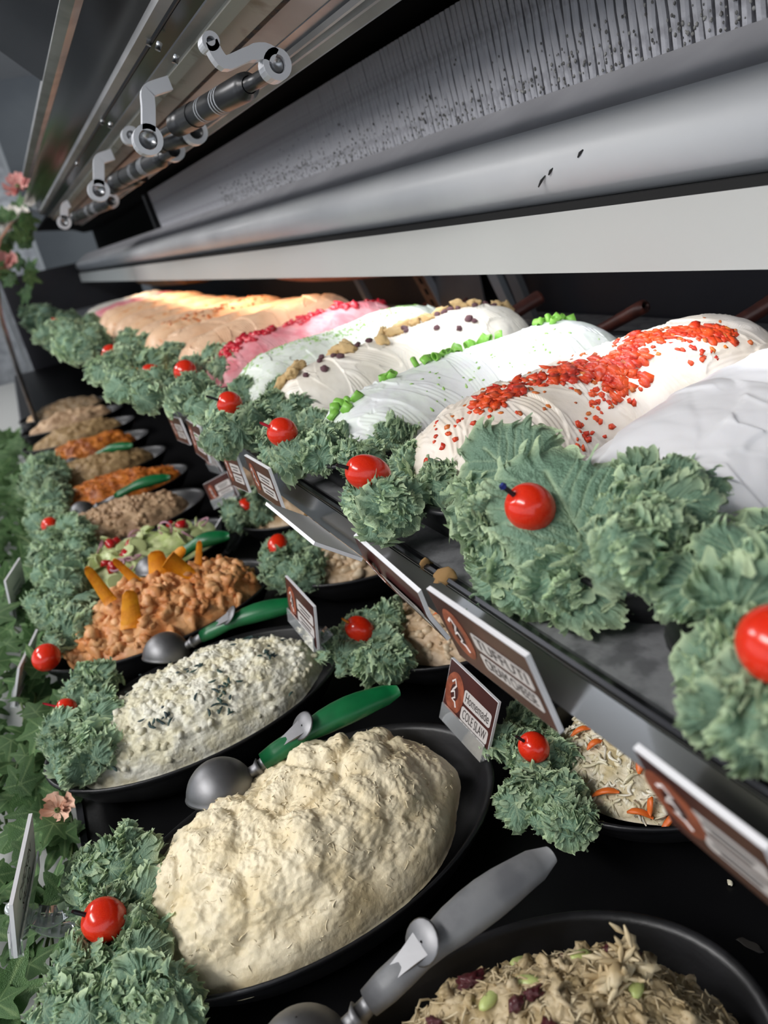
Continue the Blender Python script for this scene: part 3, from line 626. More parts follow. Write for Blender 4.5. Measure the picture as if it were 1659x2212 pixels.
for i, (lab, mm) in enumerate([('blurred reddish cream cheese loaf beyond the far pale one', 'cream_carrot'), ('blurred yellowish cream cheese loaf near the shelf end', 'cream_peach'), ('blurred pink cream cheese loaf last but one on the shelf', 'cream_pink'), ('farthest blurred cream cheese loaf on the shelf', 'cream_walnut')]):
    loaf('far_cream_cheese_loaf', lab, 13+i, mm, L=.36, Wd=.15, H=.095, x0=.225, seed=85+2*i, nu=90, nv=36, strokes=3)
# generic small bits
def blob(name, seed, n=2, sx=1, sy=1, sz=1, amp=.3, fq=1.4):
    bm = bmesh.new(); bmesh.ops.create_icosphere(bm, subdivisions=n, radius=1); V = np.array([v.co for v in bm.verts]); f = [[v.index for v in q.verts] for q in bm.faces]; bm.free()
    d = 1+amp*fbm(V*fq+seed*3.3, 3, seed); V = V*d[:, None]*np.array([sx, sy, sz]); return V, f
def align(n, spin=0):
    z = unit(n); x = np.cross([.31, .95, .05], z); x = unit(x); y = np.cross(z, x); q = frame(x, y, z, (0, 0, 0)); return q @ Matrix.Rotation(spin, 4, 'Z')
def place(name, me, m, p, n, spin, sc, label, cat, group):
    o = obj(name, me, m); Mx = align(n, spin); o.location = tuple(p); o.rotation_euler = Mx.to_euler(); o.scale = (sc,)*3 if not isinstance(sc, tuple) else sc
    return tag(o, label, cat, group)
# red pepper bits: too many and too small to count
def bits(name, parent, at, spots, m, n, size, seed, label, flat=.5, jit=.05, jt=.22, sub=1):
    rg = np.random.default_rng(seed); parts = []; B = [blob('b', seed+i, sub, 1, .8, flat, .7, 1.9) for i in range(6)]
    base = parent.location
    for _ in range(n):
        s0, t0, w = spots[rg.integers(len(spots))]; s = np.clip(s0+rg.normal(0, jit*w), .01, .99); tv = np.clip(t0+rg.normal(0, jt*w), .1, 3.04)
        p, nn = at(s, tv, 0.0); V, f = B[rg.integers(6)]; sc = size*rg.uniform(.45, 1.25); Mx = np.array(align(nn, rg.uniform(0, 6.28)).to_3x3())
        parts.append(((V*sc) @ Mx.T + p - np.array(base), f))
    o = obj(name, joinm(name, parts), m, parent); o['kind'] = 'stuff'; o['label'] = label
    return o
o, at = U[1]
for oo, aa in (U[1], U[2], U[3], U[4], U[5], U[8]): oo.rotation_euler = (0, 0, 0)
sp = [(.32, 1.53, 1), (.36, 1.38, 1), (.40, 1.48, 1), (.44, 1.23, 1.1), (.48, 1.13, 1.2), (.50, 1.28, 1), (.44, 0.93, .7), (.24, 1.53, .9), (.18, 1.48, .8), (.70, 1.38, 1), (.74, 1.18, .9), (.64, 1.48, .8), (.78, 1.08, .7), (.58, 1.48, 1)]
bits('pepper_bits', o, at, sp, 'pepper_red', 560, .0058, 5, 'chopped red pepper pressed into the loaf', .32, .020, .11)
bits('pepper_bits', o, at, sp+[(.3, .75, 2), (.45, .6, 2), (.06, 1.3, 2), (.55, .9, 2), (.6, .6, 1.5), (.12, 1.2, 2)], 'pepper_orange', 130, .0030, 6, 'small orange pepper flecks', .5, .05, .25)
bits('pepper_bits', o, at, [(.34, .55, 1), (.38, .8, 1), (.44, .75, 1), (.30, .45, 1), (.08, 1.5, 1), (.66, .95, 1.2), (.15, 1.3, 1.4)], 'pepper_red', 90, .0032, 8, 'scattered red pepper scraps on the loaf side', .5, .02, .10)
# scallion rings
def ring_seg(seed):
    rg = np.random.default_rng(seed); n = 14; L = rg.uniform(.7, 1.5); P = []
    for z, r in ((-L, .8), (-L, 1), (L, 1), (L, .8)): P.append([(r*math.cos(a)*1.0, r*math.sin(a)*(.6+.3*rg.random()*0), z) for a in np.linspace(0, 2*math.pi, n, endpoint=False)])
    P.append(P[0]); return grid('scallion_ring', np.array(P), wv=True)
SR = [ring_seg(i) for i in range(4)]
o, at = U[2]; rg = np.random.default_rng(9)
ssp = [(.06, 1.62), (.09, 1.5), (.075, 1.7), (.11, 1.6), (.10, 1.75), (.13, 1.55), (.24, 1.75), (.26, 1.65), (.27, 1.85), (.36, 1.85), (.38, 1.72), (.40, 1.8), (.41, 1.66), (.43, 1.9), (.44, 1.75), (.47, 1.85), (.49, 1.7), (.51, 1.88), (.54, 1.8), (.56, 1.9), (.59, 1.82), (.62, 1.92), (.65, 1.85), (.78, 1.7), (.80, 1.85), (.82, 1.75), (.84, 1.65), (.85, 1.9), (.87, 1.78), (.89, 1.68), (.81, 1.6)]
for i, (s, tv) in enumerate(ssp):
    p, n = at(s, tv, .003); place('scallion_ring', SR[i % 4], 'scallion', p, unit(n+rg.normal(0, 1.1, 3)), rg.uniform(0, 6), .0052, ('green scallion ring in the small heap at the kale end of the scallion loaf' if s < .2 else 'green scallion ring in the long line along the scallion loaf' if s < .7 else 'green scallion ring in the heap at the rear of the scallion loaf'), 'scallion', 'scallion rings on the scallion loaf')
bits('scallion_flecks', o, at, [(.3, 1.0, 1), (.5, 1.1, 1), (.62, 1.2, 1), (.7, 1.0, 1), (.4, .8, 1)], 'chive_green', 60, .0019, 12, 'small green scallion flecks in the cheese', .3, .06, .3)
# walnuts and raisins
WN = [mesh('walnut_piece', *blob('w', 40+i, 3, 1, .62, .5, .42, 2.3)) for i in range(4)]
RS = [mesh('raisin', *blob('r', 60+i, 2, 1, .75, .6, .25, 2.0)) for i in range(3)]
o, at = U[3]; rg = np.random.default_rng(19)
ORD = ['first', 'second', 'third', 'fourth', 'fifth', 'sixth', 'seventh', 'eighth', 'ninth', 'tenth', 'eleventh', 'twelfth', 'thirteenth', 'fourteenth', 'fifteenth', 'sixteenth', 'seventeenth', 'eighteenth']
for i, (s, tv) in enumerate([(.07, 1.72), (.10, 1.62), (.13, 1.75), (.15, 1.9), (.27, 1.7), (.30, 1.58), (.32, 1.75), (.41, 1.35), (.46, 1.7), (.49, 1.62), (.56, 1.85), (.59, 1.7), (.62, 1.62), (.72, 1.9), (.80, 1.85), (.84, 1.75), (.93, 1.75), (.96, 1.65)]):
    p, n = at(s, tv, .004); place('walnut_piece', WN[i % 4], 'walnut', p, unit(n+rg.normal(0, .35, 3)), rg.uniform(0, 6), .0115*rg.uniform(.85, 1.15), ORD[i]+' golden walnut piece along the ivory loaf counted from the kale', 'walnut', 'walnut pieces on the ivory loaf')
for i, (s, tv) in enumerate([(.20, 1.6), (.22, 1.7), (.24, 1.5), (.18, 1.25), (.25, 1.35), (.34, 1.6), (.36, 1.7), (.38, 1.55), (.40, 1.68), (.43, 1.58), (.52, 1.5), (.54, 1.7), (.53, 1.6), (.66, 1.8), (.68, 1.7), (.70, 1.85), (.74, 1.75), (.76, 1.65), (.78, 1.8), (.82, 1.6), (.86, 1.85), (.88, 1.7), (.90, 1.6), (.60, 1.2), (.66, .95), (.72, 1.1), (.73, 1.0), (.12, 1.35), (.91, 1.8), (.71, 1.7)]):
    p, n = at(s, tv, .002); place('raisin', RS[i % 3], 'raisin', p, n, rg.uniform(0, 6), .0052*rg.uniform(.8, 1.2), ('dark raisin among the walnuts near the kale end of the ivory loaf' if s < .45 else 'dark raisin among the walnuts at the rear of the ivory loaf') if tv > 1.3 else {.18: 'single raisin low on the kale end of the ivory loaf', .60: 'lone raisin on the bare side of the ivory loaf', .66: 'lowest lone raisin on the side of the ivory loaf', .72: 'upper of the touching raisin pair on the ivory loaf', .73: 'lower of the touching raisin pair on the ivory loaf'}[s], 'raisin', 'raisins on the ivory loaf')
o, at = U[4]; bits('chive_flecks', o, at, [(s, 1.5+.2*math.sin(9*s), 1) for s in np.linspace(.08, .92, 14)], 'chive_green', 420, .0022, 22, 'line of chopped chives on the loaf', .4, .03, .12)
o, at = U[5]; bits('berry_pieces', o, at, [(.08, 1.4, 1), (.14, 1.5, 1), (.22, 1.5, 1), (.28, 1.55, 1), (.34, 1.55, 1), (.6, 1.6, 1), (.7, 1.5, 1), (.92, 1.6, 1), (.5, 1.6, 1)], 'strawberry', 130, .0085, 25, 'red strawberry pieces on the pink loaf', .6, .03, .10, 2)
o, at = U[8]; bits('carrot_flecks', o, at, [(.3, 1.5, 1), (.5, 1.4, 1), (.7, 1.6, 1), (.4, 1.1, 1)], 'pepper_orange', 90, .0050, 27, 'orange carrot flecks on the loaf', .4, .06, .25)

# ------------------------------------------------------------------ salads
def mound(name, m, key, a, b, H, seed, parent=None, lump=.006, fq=28, oct=5, power=2.4, dx=0, dy=0, nphi=240, nr=110, craters=(), bill=.0, fine=.0012, base=.006, skew=0):
    x0, y0, rz = BOWLS[key]
    ph = np.linspace(0, 2*math.pi, nphi, endpoint=False)[None, :]; r = (np.linspace(.004, 1, nr)**.8)[:, None]
    x = r*a*np.cos(ph); y = r*b*np.sin(ph); top = (1-r**power)**.62
    z = H*top*(1+skew*x/a)
    wob = 1+.05*vnoise(np.stack([np.cos(ph)*2+seed, np.sin(ph)*2, ph*0], -1), seed); x = x*wob; y = y*wob
    nrm = np.stack([x/(a*a), y/(b*b), .9*np.maximum(z, .2*H)/(H*H)], -1); nrm /= np.linalg.norm(nrm, axis=-1, keepdims=True)
    q = np.stack([x, y, z], -1)
    d = lump*fbm(q*fq, oct, seed)+bill*(billow(q*fq*1.7, 4, seed+9)-.6)+fine*fbm(q*fq*9, 3, seed+4)
    for (cx, cy, rad, hh) in craters:
        hh = hh*.72
        rr = np.sqrt((x-cx)**2+(y-cy)**2)/rad; d = d+hh*np.where(rr < 1, np.cos(np.clip(rr, 0, 1)*math.pi/2)**.6, 0)-abs(hh)*.35*np.exp(-((rr-1.12)/.14)**2)
    d = d*np.clip((1-r)*9, .25, 1)
    P = q+nrm*d[..., None]; P[..., 2] = np.maximum(P[..., 2], -.002*r)
    me = grid(name, P, wv=True, cap=True)
    o = obj(name, me, m, parent)
    if parent is None: o.location = (x0+dx, y0+dy, ZR-.016+base); o.rotation_euler = (0, 0, math.radians(rz))
    def at(rv, pv, dd=0):
        i = int(np.clip(np.searchsorted(r[:, 0], rv), 1, nr-2)); j = int(pv/(2*math.pi)*nphi) % nphi
        p = P[i, j]; return p+nrm[i, j]*dd, nrm[i, j]
    return o, at
def salad_root(name, label, key, dx=0, dy=0, dz=-.010):
    x, y, rz = BOWLS[key]; return thing(name, label, 'salad', (x+dx, y+dy, ZR+dz), (0, 0, math.radians(rz)), 'salads on the lower deck')
def rand_spot(rg, rmax=.95): return math.sqrt(rg.uniform(.0, rmax**2)), rg.uniform(0, 2*math.pi)
def shreds(name, parent, at, m, n, L, w, seed, label=None, rmax=.97, lift=.6, curve=.5, nseg=5):
    rg = np.random.default_rng(seed); parts = []
    for _ in range(n):
        rv, pv = rand_spot(rg, rmax); p, nn = at(rv, pv, rg.uniform(-.2, lift)*w*2); t1 = unit(np.cross(nn, rg.normal(size=3))); l = L*rg.uniform(.4, 1.2); cv = rg.normal(0, curve, 3)
        ts = np.linspace(-.5, .5, nseg); path = [p+t1*l*t+(cv*l*(t*t-.12))+nn*rg.normal(0, .02)*l for t in ts]
        P = tube_pts(path, w*rg.uniform(.6, 1.2)*np.sin(np.linspace(.45, math.pi-.45, nseg)), 5, .6)
        parts.append((P.reshape(-1, 3), grid_faces(nseg, 5, False, True).tolist()+[[0, 1, 2, 3, 4][::-1], [(nseg-1)*5+i for i in range(5)]]))
    o = obj(name, joinm(name, parts), m, parent); o['kind'] = 'stuff'
    if label: o['label'] = label
    return o
def chunks(name, parent, at, m, n, size, seed, label=None, rmax=.97, flat=.7, sub=1, amp=.35, dd=0):
    rg = np.random.default_rng(seed); parts = []; B = [blob('b', seed+i, sub, 1, .8, flat, amp, 1.6) for i in range(6)]
    for _ in range(n):
        rv, pv = rand_spot(rg, rmax); p, nn = at(rv, pv, dd*rg.random()); V, f = B[rg.integers(6)]; Mx = np.array(align(unit(nn+rg.normal(0, .5, 3)), rg.uniform(0, 6.28)).to_3x3()); parts.append(((V*size*rg.uniform(.5, 1.25)) @ Mx.T+p, f))
    o = obj(name, joinm(name, parts), m, parent); o['kind'] = 'stuff'
    if label: o['label'] = label
    return o
# 1 chicken salad
t = salad_root('chicken_salad', 'big lumpy mound of cream chicken salad', 'chicken', -.012, -.004)
cr = [(-.075, .01, .036, .011), (-.03, -.035, .045, .008), (-.085, -.045, .03, .007), (.05, .045, .028, .013), (.02, .02, .035, .011), (.075, .02, .03, .010), (-.02, .055, .03, -.010), (.085, -.02, .035, .008), (.03, -.035, .04, .006), (-.115, .01, .024, .008), (.01, -.005, .02, -.007), (.10, .045, .02, .008), (-.05, .045, .025, .007)]
_, at = mound('salad_mound', 'chicken', 'chicken', .152, .097, .066, 5, t, lump=.0050, fq=26, oct=6, craters=cr, bill=.0015, fine=.0011, nphi=420, nr=190, power=3.0, skew=.06)
shreds('chicken_fibres', t, at, 'chicken', 500, .007, .0007, 4, 'fine chicken fibres standing off the mound', .97, .2, .6)
# 2 dill salad
t = salad_root('dill_salad', 'white crumbly salad with dark dill flecks', 'dill', .0, -.004)
_, at = mound('salad_mound', 'dill_salad', 'dill', .150, .088, .052, 15, t, lump=.0040, fq=40, oct=5, bill=.0035, fine=.0012, nphi=320, nr=140, power=3)
chunks('cheese_crumbs', t, at, 'dill_salad', 200, .0050, 16, 'white curds', .96, .8, 1)
rg = np.random.default_rng(77); parts = []
for k in range(84):
    cl = [(-.3, -.5), (.1, -.75), (.15, -.55), (.55, .3), (-.6, .3), (0, .1), (.6, -.3)][k % 7]; cx, cy = cl[0]+rg.normal(0, .055), cl[1]+rg.normal(0, .055)
    if k > 62: cx, cy = rg.uniform(-.8, .8), rg.uniform(-.8, .8)
    rv = min(math.hypot(cx, cy), .95); pv = math.atan2(cy, cx) % (2*math.pi); p, nn = at(rv, pv, .0038); t1 = unit(np.cross(nn, rg.normal(size=3))); l = rg.uniform(.003, .011)
    P = tube_pts([p+t1*l*s+np.cross(nn, t1)*l*.5*s*s for s in (-.5, -.2, .2, .5)], [.0008, .0018, .0016, .0006], 5, .5); parts.append((P.reshape(-1, 3), grid_faces(4, 5, False, True).tolist()))
d_ = obj('dill_flecks', joinm('dill_flecks', parts), 'dill_bit', t); d_['kind'] = 'stuff'; d_['label'] = 'dark green dill flecks'
# 3 cranberry chicken
t = salad_root('cranberry_chicken_salad', 'shredded tan chicken salad with dark cranberries', 'cranberry', .010, -.012)
_, at = mound('salad_mound', 'cran_chicken', 'cranberry', .142, .092, .074, 25, t, lump=.006, fq=34, oct=5, bill=.003, nphi=260, nr=120, power=2.6)
shreds('chicken_shreds', t, at, 'shred_pale', 1700, .016, .0009, 26, 'pale chicken shreds', .98, .35, .8)
chunks('chicken_lumps', t, at, 'cran_chicken', 260, .0055, 27, 'tan chicken lumps', .97, .6, 2, .8)
CB_ = [mesh('cranberry', *blob('c', 80+i, 3, 1, .65, .5, .5, 2.4)) for i in range(3)]; CE_ = [mesh('celery_piece', *blob('c', 90+i, 2, 1, .5, .4, .2, 1.4)) for i in range(2)]
rg = np.random.default_rng(31)
for k, (rv, pv) in enumerate([(.55, 1.9), (.60, 2.2), (.35, 1.2), (.40, 1.0), (.75, .55), (.78, .45), (.3, 4.0), (.5, 2.9), (.2, .4), (.66, 1.5), (.85, .9), (.45, 5.2)]):
    p, nn = at(rv, pv, .0015); o = obj('cranberry', CB_[k % 3], 'cranberry', t, p, align(nn, rg.uniform(0, 6)).to_euler(), .0068*rg.uniform(.8, 1.5))
for k, (rv, pv) in enumerate([(.45, 1.45), (.5, 1.1), (.7, .75), (.8, 1.2), (.3, 2.2), (.62, .2)]):
    p, nn = at(rv, pv, .0008); o = obj('celery_piece', CE_[k % 2], 'celery', t, p, align(nn, rg.uniform(0, 6)).to_euler(), .0085)
p = onZ(1325, 2105, -.437)-np.array(t.location)
parts = []
for k in range(60):
    c = p+np.array([rg.normal(0, .008), rg.normal(0, .006), .008+rg.normal(0, .005)]); t1 = unit(rg.normal(size=3)); P = tube_pts([c-t1*.006, c, c+t1*.006], [.0006, .0020, .0006], 5); parts.append((P.reshape(-1, 3), grid_faces(3, 5, False, True).tolist()))
for k in range(14): parts.append((blob('c', 200+k, 2, 1, .8, .7, .8, 1.8)[0]*.0065+p+np.array([rg.normal(0, .008), rg.normal(0, .005), rg.uniform(-.014, .012)]), blob('c', 200+k, 2)[1]))
d_ = obj('chicken_tuft', joinm('chicken_tuft', parts), 'shred_pale', t); d_['kind'] = 'stuff'
# 4 buffalo chicken + nacho chips
t = salad_root('buffalo_chicken_salad', 'orange chunky buffalo chicken salad with corn chips', 'buffalo', .004, -.006)
_, at = mound('salad_mound', 'buffalo', 'buffalo', .150, .090, .056, 35, t, lump=.008, fq=30, bill=.003, nphi=220, nr=90)
chunks('chicken_chunks', t, at, 'buffalo', 300, .0105, 36, 'orange chicken chunks', .96, .65, 2, .75)
tb = t
def chip(label, px_tip, px_base, y, w=.010, broad=1.0):
    A = onY(*px_base, y); B = onY(*px_tip, y); d = B-A; L = np.linalg.norm(d); x = d/L; s = unit(np.cross(x, ray(*px_base))); n = np.cross(s, x)
    P = []
    for i, u_ in enumerate(np.linspace(-.15, 1, 9)):
        ww = w*(1-.35*u_)*broad*(1 if i < 8 else .55); c = x*L*u_+n*.004*math.sin(u_*3); P.append([c+s*ww*a+n*(b*.0012-.0025*(abs(a)**2)) for a, b in ((-1, -1), (0, -1), (1, -1), (1, 1), (0, 1), (-1, 1))])
    tag(obj('corn_chip', grid('corn_chip', np.array(P), wv=True, cap=True), 'nacho', None, A), label, 'chip', 'corn chips in the buffalo salad')
chip('thin slanting orange corn chip at the kale side', (186, 1225), (232, 1290), 1.02, .009)
chip('small orange corn chip leaning among the cucumber salad', (245, 1208), (290, 1252), 1.06, .007)
chip('broad curled orange corn chip at the top of the mound', (335, 1190), (345, 1235), 1.06, .016)
chip('long orange corn chip lying to the upper right', (398, 1183), (360, 1225), 1.07, .010)
chip('wide orange corn chip lying on the right slope', (418, 1245), (368, 1212), 1.03, .013)
chip('upright narrow orange corn chip beside the green handle', (431, 1168), (428, 1220), 1.07, .006)
chip('rounded yellow-orange corn chip standing at the front', (280, 1275), (284, 1345), 0.975, .014)
# 5 cucumber salad
t = salad_root('cucumber_tomato_salad', 'green cucumber, tomato and onion salad', 'cucumber')
_, at = mound('salad_mound', 'cucumber', 'cucumber', .150, .092, .040, 45, t, lump=.006, fq=30, nphi=120, nr=50)
CU = lathe('cucumber_slice', [(.001, -.1), (.92, -.1), (1, -.08), (1, .08), (.92, .1), (.001, .1)], 18)
CU.materials.append(MATS['cucumber']); TC = mesh('tomato_chunk', *blob('t', 95, 2, 1, .8, .7, .3)); ON = lathe('onion_slice', [(.8, -.08), (1, -.08), (1, .08), (.8, .08), (.8, -.08)], 18)
rg = np.random.default_rng(46)
for k in range(64):
    rv, pv = rand_spot(rg, .95); p, nn = at(rv, pv, rg.uniform(.003, .010)); rot = align(unit(nn+rg.normal(0, .7, 3)), rg.uniform(0, 6)).to_euler()
    if k % 5 < 3: obj('cucumber_slice', CU, None, t, p, rot, .014*rg.uniform(.7, 1.2))
    elif k % 5 == 3: obj('tomato_chunk', TC, 'tomato_deep', t, p, rot, .012*rg.uniform(.7, 1.1))
    else: obj('onion_slice', ON, 'onion', t, p, rot, .014)
# 6.. far salads
t = salad_root('tan_salad', 'tan coarse salad in a pointed mound behind the cucumbers', 'tan', -.012); _, at = mound('salad_mound', 'tan_salad', 'tan', .145, .085, .052, 55, t, lump=.006, fq=34, bill=.004, nphi=180, nr=80); chunks('salad_crumbs', t, at, 'tan_salad', 220, .0065, 56)
t = salad_root('carrot_salad', 'orange shredded carrot salad mound', 'carrot'); _, at = mound('salad_mound', 'carrot_salad', 'carrot', .150, .085, .046, 65, t, lump=.007, fq=34, bill=.004, nphi=160, nr=60); shreds('carrot_shreds', t, at, 'carrot_shred', 400, .022, .0018, 66)
t = salad_root('tuna_salad', 'brown tuna salad behind the carrots', 'tuna', -.01); _, at = mound('salad_mound', 'tuna_salad', 'tuna', .145, .085, .050, 75, t, lump=.007, fq=34, bill=.004, nphi=160, nr=60)
t = salad_root('dark_salad', 'dark reddish brown salad at the far end of the front row', 'far', -.01); _, at = mound('salad_mound', 'carrot_salad', 'far', .145, .085, .046, 85, t, lump=.008, fq=34, bill=.004, nphi=160, nr=60)
for key, lab, mm, sd in (('far2', 'blurred olive salad far along the front row', 'tuna_salad', 141), ('far3', 'blurred brown salad far along the front row', 'tan_salad', 143), ('far4', 'farthest blurred pale salad of the front row', 'macaroni', 145)):
    t = salad_root('far_salad', lab, key, -.01); mound('salad_mound', mm, key, .145, .085, .046, sd, t, lump=.008, fq=34, bill=.004, nphi=110, nr=40)
# back row
t = salad_root('coleslaw', 'pale coleslaw with carrot strips under the shelf edge', 'slaw'); _, at = mound('salad_mound', 'slaw', 'slaw', .158, .095, .036, 95, t, lump=.005, fq=40, bill=.003, nphi=220, nr=90, base=0)
shreds('cabbage_shreds', t, at, 'slaw_shred', 1100, .013, .0018, 96, 'white cabbage shreds', .99, .8, .8); chunks('cabbage_bits', t, at, 'slaw_shred', 260, .0045, 97, None, .97, .5)
rg = np.random.default_rng(98)
def strip_part(nm, parent, p, t1, L, w, m):
    path = [p+t1*L*s+np.array([0, 0, .004*(1-4*s*s)]) for s in np.linspace(-.5, .5, 6)]; obj(nm, tube(nm, path, [w*.5, w, w*1.1, w*1.1, w, w*.4], 6, .45), m, parent)
for px in [(1262, 1560), (1285, 1600), (1400, 1695), (1330, 1590), (1380, 1640), (1450, 1720), (1340, 1760), (1300, 1680)]:
    w_ = onZ(*px, -.462); dx_, dy_ = (w_[0]-.432)/.158, (w_[1]-.405)/.095; p, nn = at(min(math.hypot(dx_, dy_), .97), math.atan2(dy_, dx_) % (2*math.pi), .004)
    strip_part('carrot_strip', t, p, unit(np.cross(nn, rg.normal(size=3))), rg.uniform(.014, .032), .0032, 'carrot_strip')
for k, (rv, pv) in enumerate([(.55, 3.5), (.62, 3.1), (.45, 3.9), (.5, 2.8), (.35, 4.4), (.25, 3.4), (.7, 3.7), (.15, 4.9), (.4, 3.2), (.55, 4.5)]):
    p, nn = at(rv, pv, .003); strip_part('carrot_strip', t, p, unit(np.cross(nn, rg.normal(size=3))), rg.uniform(.016, .03), .0026, 'carrot_strip')
t = salad_root('macaroni_salad', 'creamy macaroni salad with carrot bits under the shelf', 'macaroni'); _, at = mound('salad_mound', 'macaroni', 'macaroni', .150, .092, .040, 105, t, lump=.006, fq=36, bill=.003, nphi=180, nr=70); chunks('pasta_pieces', t, at, 'macaroni_bit', 420, .0065, 106, None, .97, .6)
for k, (rv, pv) in enumerate([(.6, 3.6), (.5, 3.9), (.35, 3.5), (.62, 4.2), (.45, 4.4)]):
    p, nn = at(rv, pv, .004); strip_part('carrot_strip', t, p, unit(np.cross(nn, rg.normal(size=3))), .018, .0024, 'carrot_strip')
t = salad_root('potato_salad', 'pinkish cream potato salad under the shelf', 'potato'); _, at = mound('salad_mound', 'macaroni', 'potato', .150, .092, .042, 115, t, lump=.007, fq=36, bill=.004, nphi=160, nr=60); chunks('potato_pieces', t, at, 'macaroni_bit', 200, .009, 116, None, .97, .7, 2)
t = salad_root('far_pale_salad', 'dim pale salad in the bowl behind the potato salad', 'backfar'); _, at = mound('salad_mound', 'macaroni', 'backfar', .145, .088, .035, 125, t, lump=.007, fq=36, nphi=120, nr=40)
t = salad_root('far_dim_salad', 'dim salad in the farthest back row bowl', 'backfar2'); _, at = mound('salad_mound', 'tan_salad', 'backfar2', .145, .088, .035, 135, t, lump=.007, fq=36, nphi=120, nr=40)

# ------------------------------------------------------------------ kale
def leaf_matrix(p, axis, normal, size, sz=1.0):
    x = unit(axis); z = np.asarray(normal, float); z = unit(z-x*np.dot(z, x)); y = np.cross(z, x)
    return frame(x, y, z, p) @ Matrix.Diagonal((size, size, size*sz, 1))
VIEW = -np.array([.35, .80, -.45])
def kale_bunch(label, c, ext, n, size, seed, big=0, group='kale bunches', m='kale'):
    rg = np.random.default_rng(seed); c = np.asarray(c, float); base = c-np.array([0, 0, ext[2]*.6])
    t = thing('kale_bunch', label, 'kale', base, group=group)
    for i in range(n):
        az = 2*math.pi*(i*.618+rg.uniform(-.06, .06)); el = math.asin(np.clip((i+.5)/n*1.15-.25, -.3, .97)) + rg.normal(0, .12)
        dr = np.array([math.cos(az)*math.cos(el), math.sin(az)*math.cos(el), math.sin(el)])
        pos = c+dr*np.asarray(ext)*rg.uniform(.8, 1.05)
        nrm = unit(dr*1.0+VIEW*.35+np.array([0, 0, .25])+rg.normal(0, .3, 3)); ax = unit(np.cross(nrm, rg.normal(size=3))+.5*dr-.2*np.array([0, 0, 1]))
        s = size*rg.uniform(.75, 1.2); p0 = pos-ax*s*.42-base
        o = obj('kale_leaf', (KALEB if rg.random() < big else KALE)[rg.integers(3 if False else (3 if big and rg.random() < .0 else 3))] if big else KALE[rg.integers(6)], m, t)
        o.matrix_basis = leaf_matrix(p0, ax, nrm, s, rg.uniform(.9, 1.3))
    return t
def row(label, pts, z, size, seed, m='kale', group='kale bunches on the upper shelf', r=.030, per=6, into=None):
    P = [onZ(*p, z) for p in pts]; base = np.mean(P, 0)-np.array([0, 0, .03]) if into is None else into[1]; t = thing('kale_bunch', label, 'kale', base, group=group) if into is None else into[0]; rg = np.random.default_rng(seed)
    for P0 in P:
        for k in range(int(per*1.9)+3):
            dr = rg.normal(size=3); dr[2] = abs(dr[2]); dr = unit(dr+VIEW*.7); pos = P0+dr*r*rg.uniform(.5, 1.15)*np.array([1, 1, .85])
            nrm = unit(dr+VIEW*.3+rg.normal(0, .35, 3)); ax = unit(np.cross(nrm, rg.normal(size=3))-.25*np.array([.3, .3, 1])); s = size*.60*rg.uniform(.6, 1.25)
            o = obj('kale_leaf', KALE[rg.integers(6)], m, t); o.matrix_basis = leaf_matrix(pos-ax*s*.42-base, ax, nrm, s, rg.uniform(.9, 1.35))
    return t
def kb(px, z): return onZ(*px, z)
# upper shelf, near to far
def big_leaf(t, base, px, z, axis, nrm, s, k, sz=1.0, m='kale_big'):
    o = obj('kale_leaf', KALEB[k], m, t); p = onZ(*px, z); o.matrix_basis = leaf_matrix(p-unit(axis)*s*.42-base, axis, nrm, s, sz); return o
c = kb((1250, 1160), -.200); base = np.array([c[0], c[1], -.24])
t = thing('kale_bunch', 'broad flat kale leaves with frilled edges below the plain white loaf', 'kale', base, group='kale bunches on the upper shelf')
vw = np.array([-.5, -.62, .6])
big_leaf(t, base, (1235, 1120), -.190, (.25, .9, .55), vw+np.array([0, 0, .2]), .098, 0, .8)
big_leaf(t, base, (1110, 1030), -.180, (-.2, .75, .65), (-.55, -.6, .5), .074, 1, .8)
big_leaf(t, base, (1190, 1170), -.212, (-.5, .35, -.5), (-.6, -.5, .55), .072, 2, .8)
big_leaf(t, base, (1395, 1115), -.180, (.55, -.62, .30), (-.45, -.7, .6), .050, 2, 1.2)
big_leaf(t, base, (1320, 1180), -.195, (.5, -.5, -.4), (-.5, -.65, .5), .046, 1, 1.1)
for i, (px, z, ax, s) in enumerate([((1110, 1235), -.226, (-.6, .1, -.55), .058), ((1180, 1265), -.232, (-.4, -.5, -.6), .052), ((1250, 1225), -.222, (-.5, -.4, -.5), .054), ((1270, 1270), -.232, (-.1, -.8, -.4), .044), ((1440, 1060), -.172, (.6, -.4, .5), .032), ((1450, 1140), -.180, (.5, -.7, 0), .034), ((1400, 1180), -.188, (.4, -.7, -.3), .036), ((1350, 1215), -.198, (.3, -.7, -.4), .034), ((1475, 1090), -.173, (.5, -.7, .3), .028), ((1060, 1110), -.205, (-.6, .5, .1), .052), ((1160, 1210), -.215, (-.6, -.1, -.4), .056), ((1320, 1130), -.184, (.4, -.5, .4), .04)]):
    o = obj('kale_leaf', KALEB[(i*2+1) % 3] if i % 3 else KALE[i % 6], 'kale_big', t); p = onZ(*px, z); o.matrix_basis = leaf_matrix(p-unit(ax)*s*.42-base, ax, (-.5, -.6, .6), s, 1.7)
row('', [(1085, 1190), (1110, 1225), (1170, 1250), (1225, 1275), (1270, 1262), (1180, 1205), (1240, 1225), (1090, 1160)], -.224, .054, 321, 'kale_big', r=.013, per=3, into=(t, base))
row('', [(1400, 1060), (1445, 1090), (1420, 1150), (1475, 1055), (1380, 1120), (1360, 1190)], -.180, .050, 322, 'kale_big', r=.012, per=3, into=(t, base))
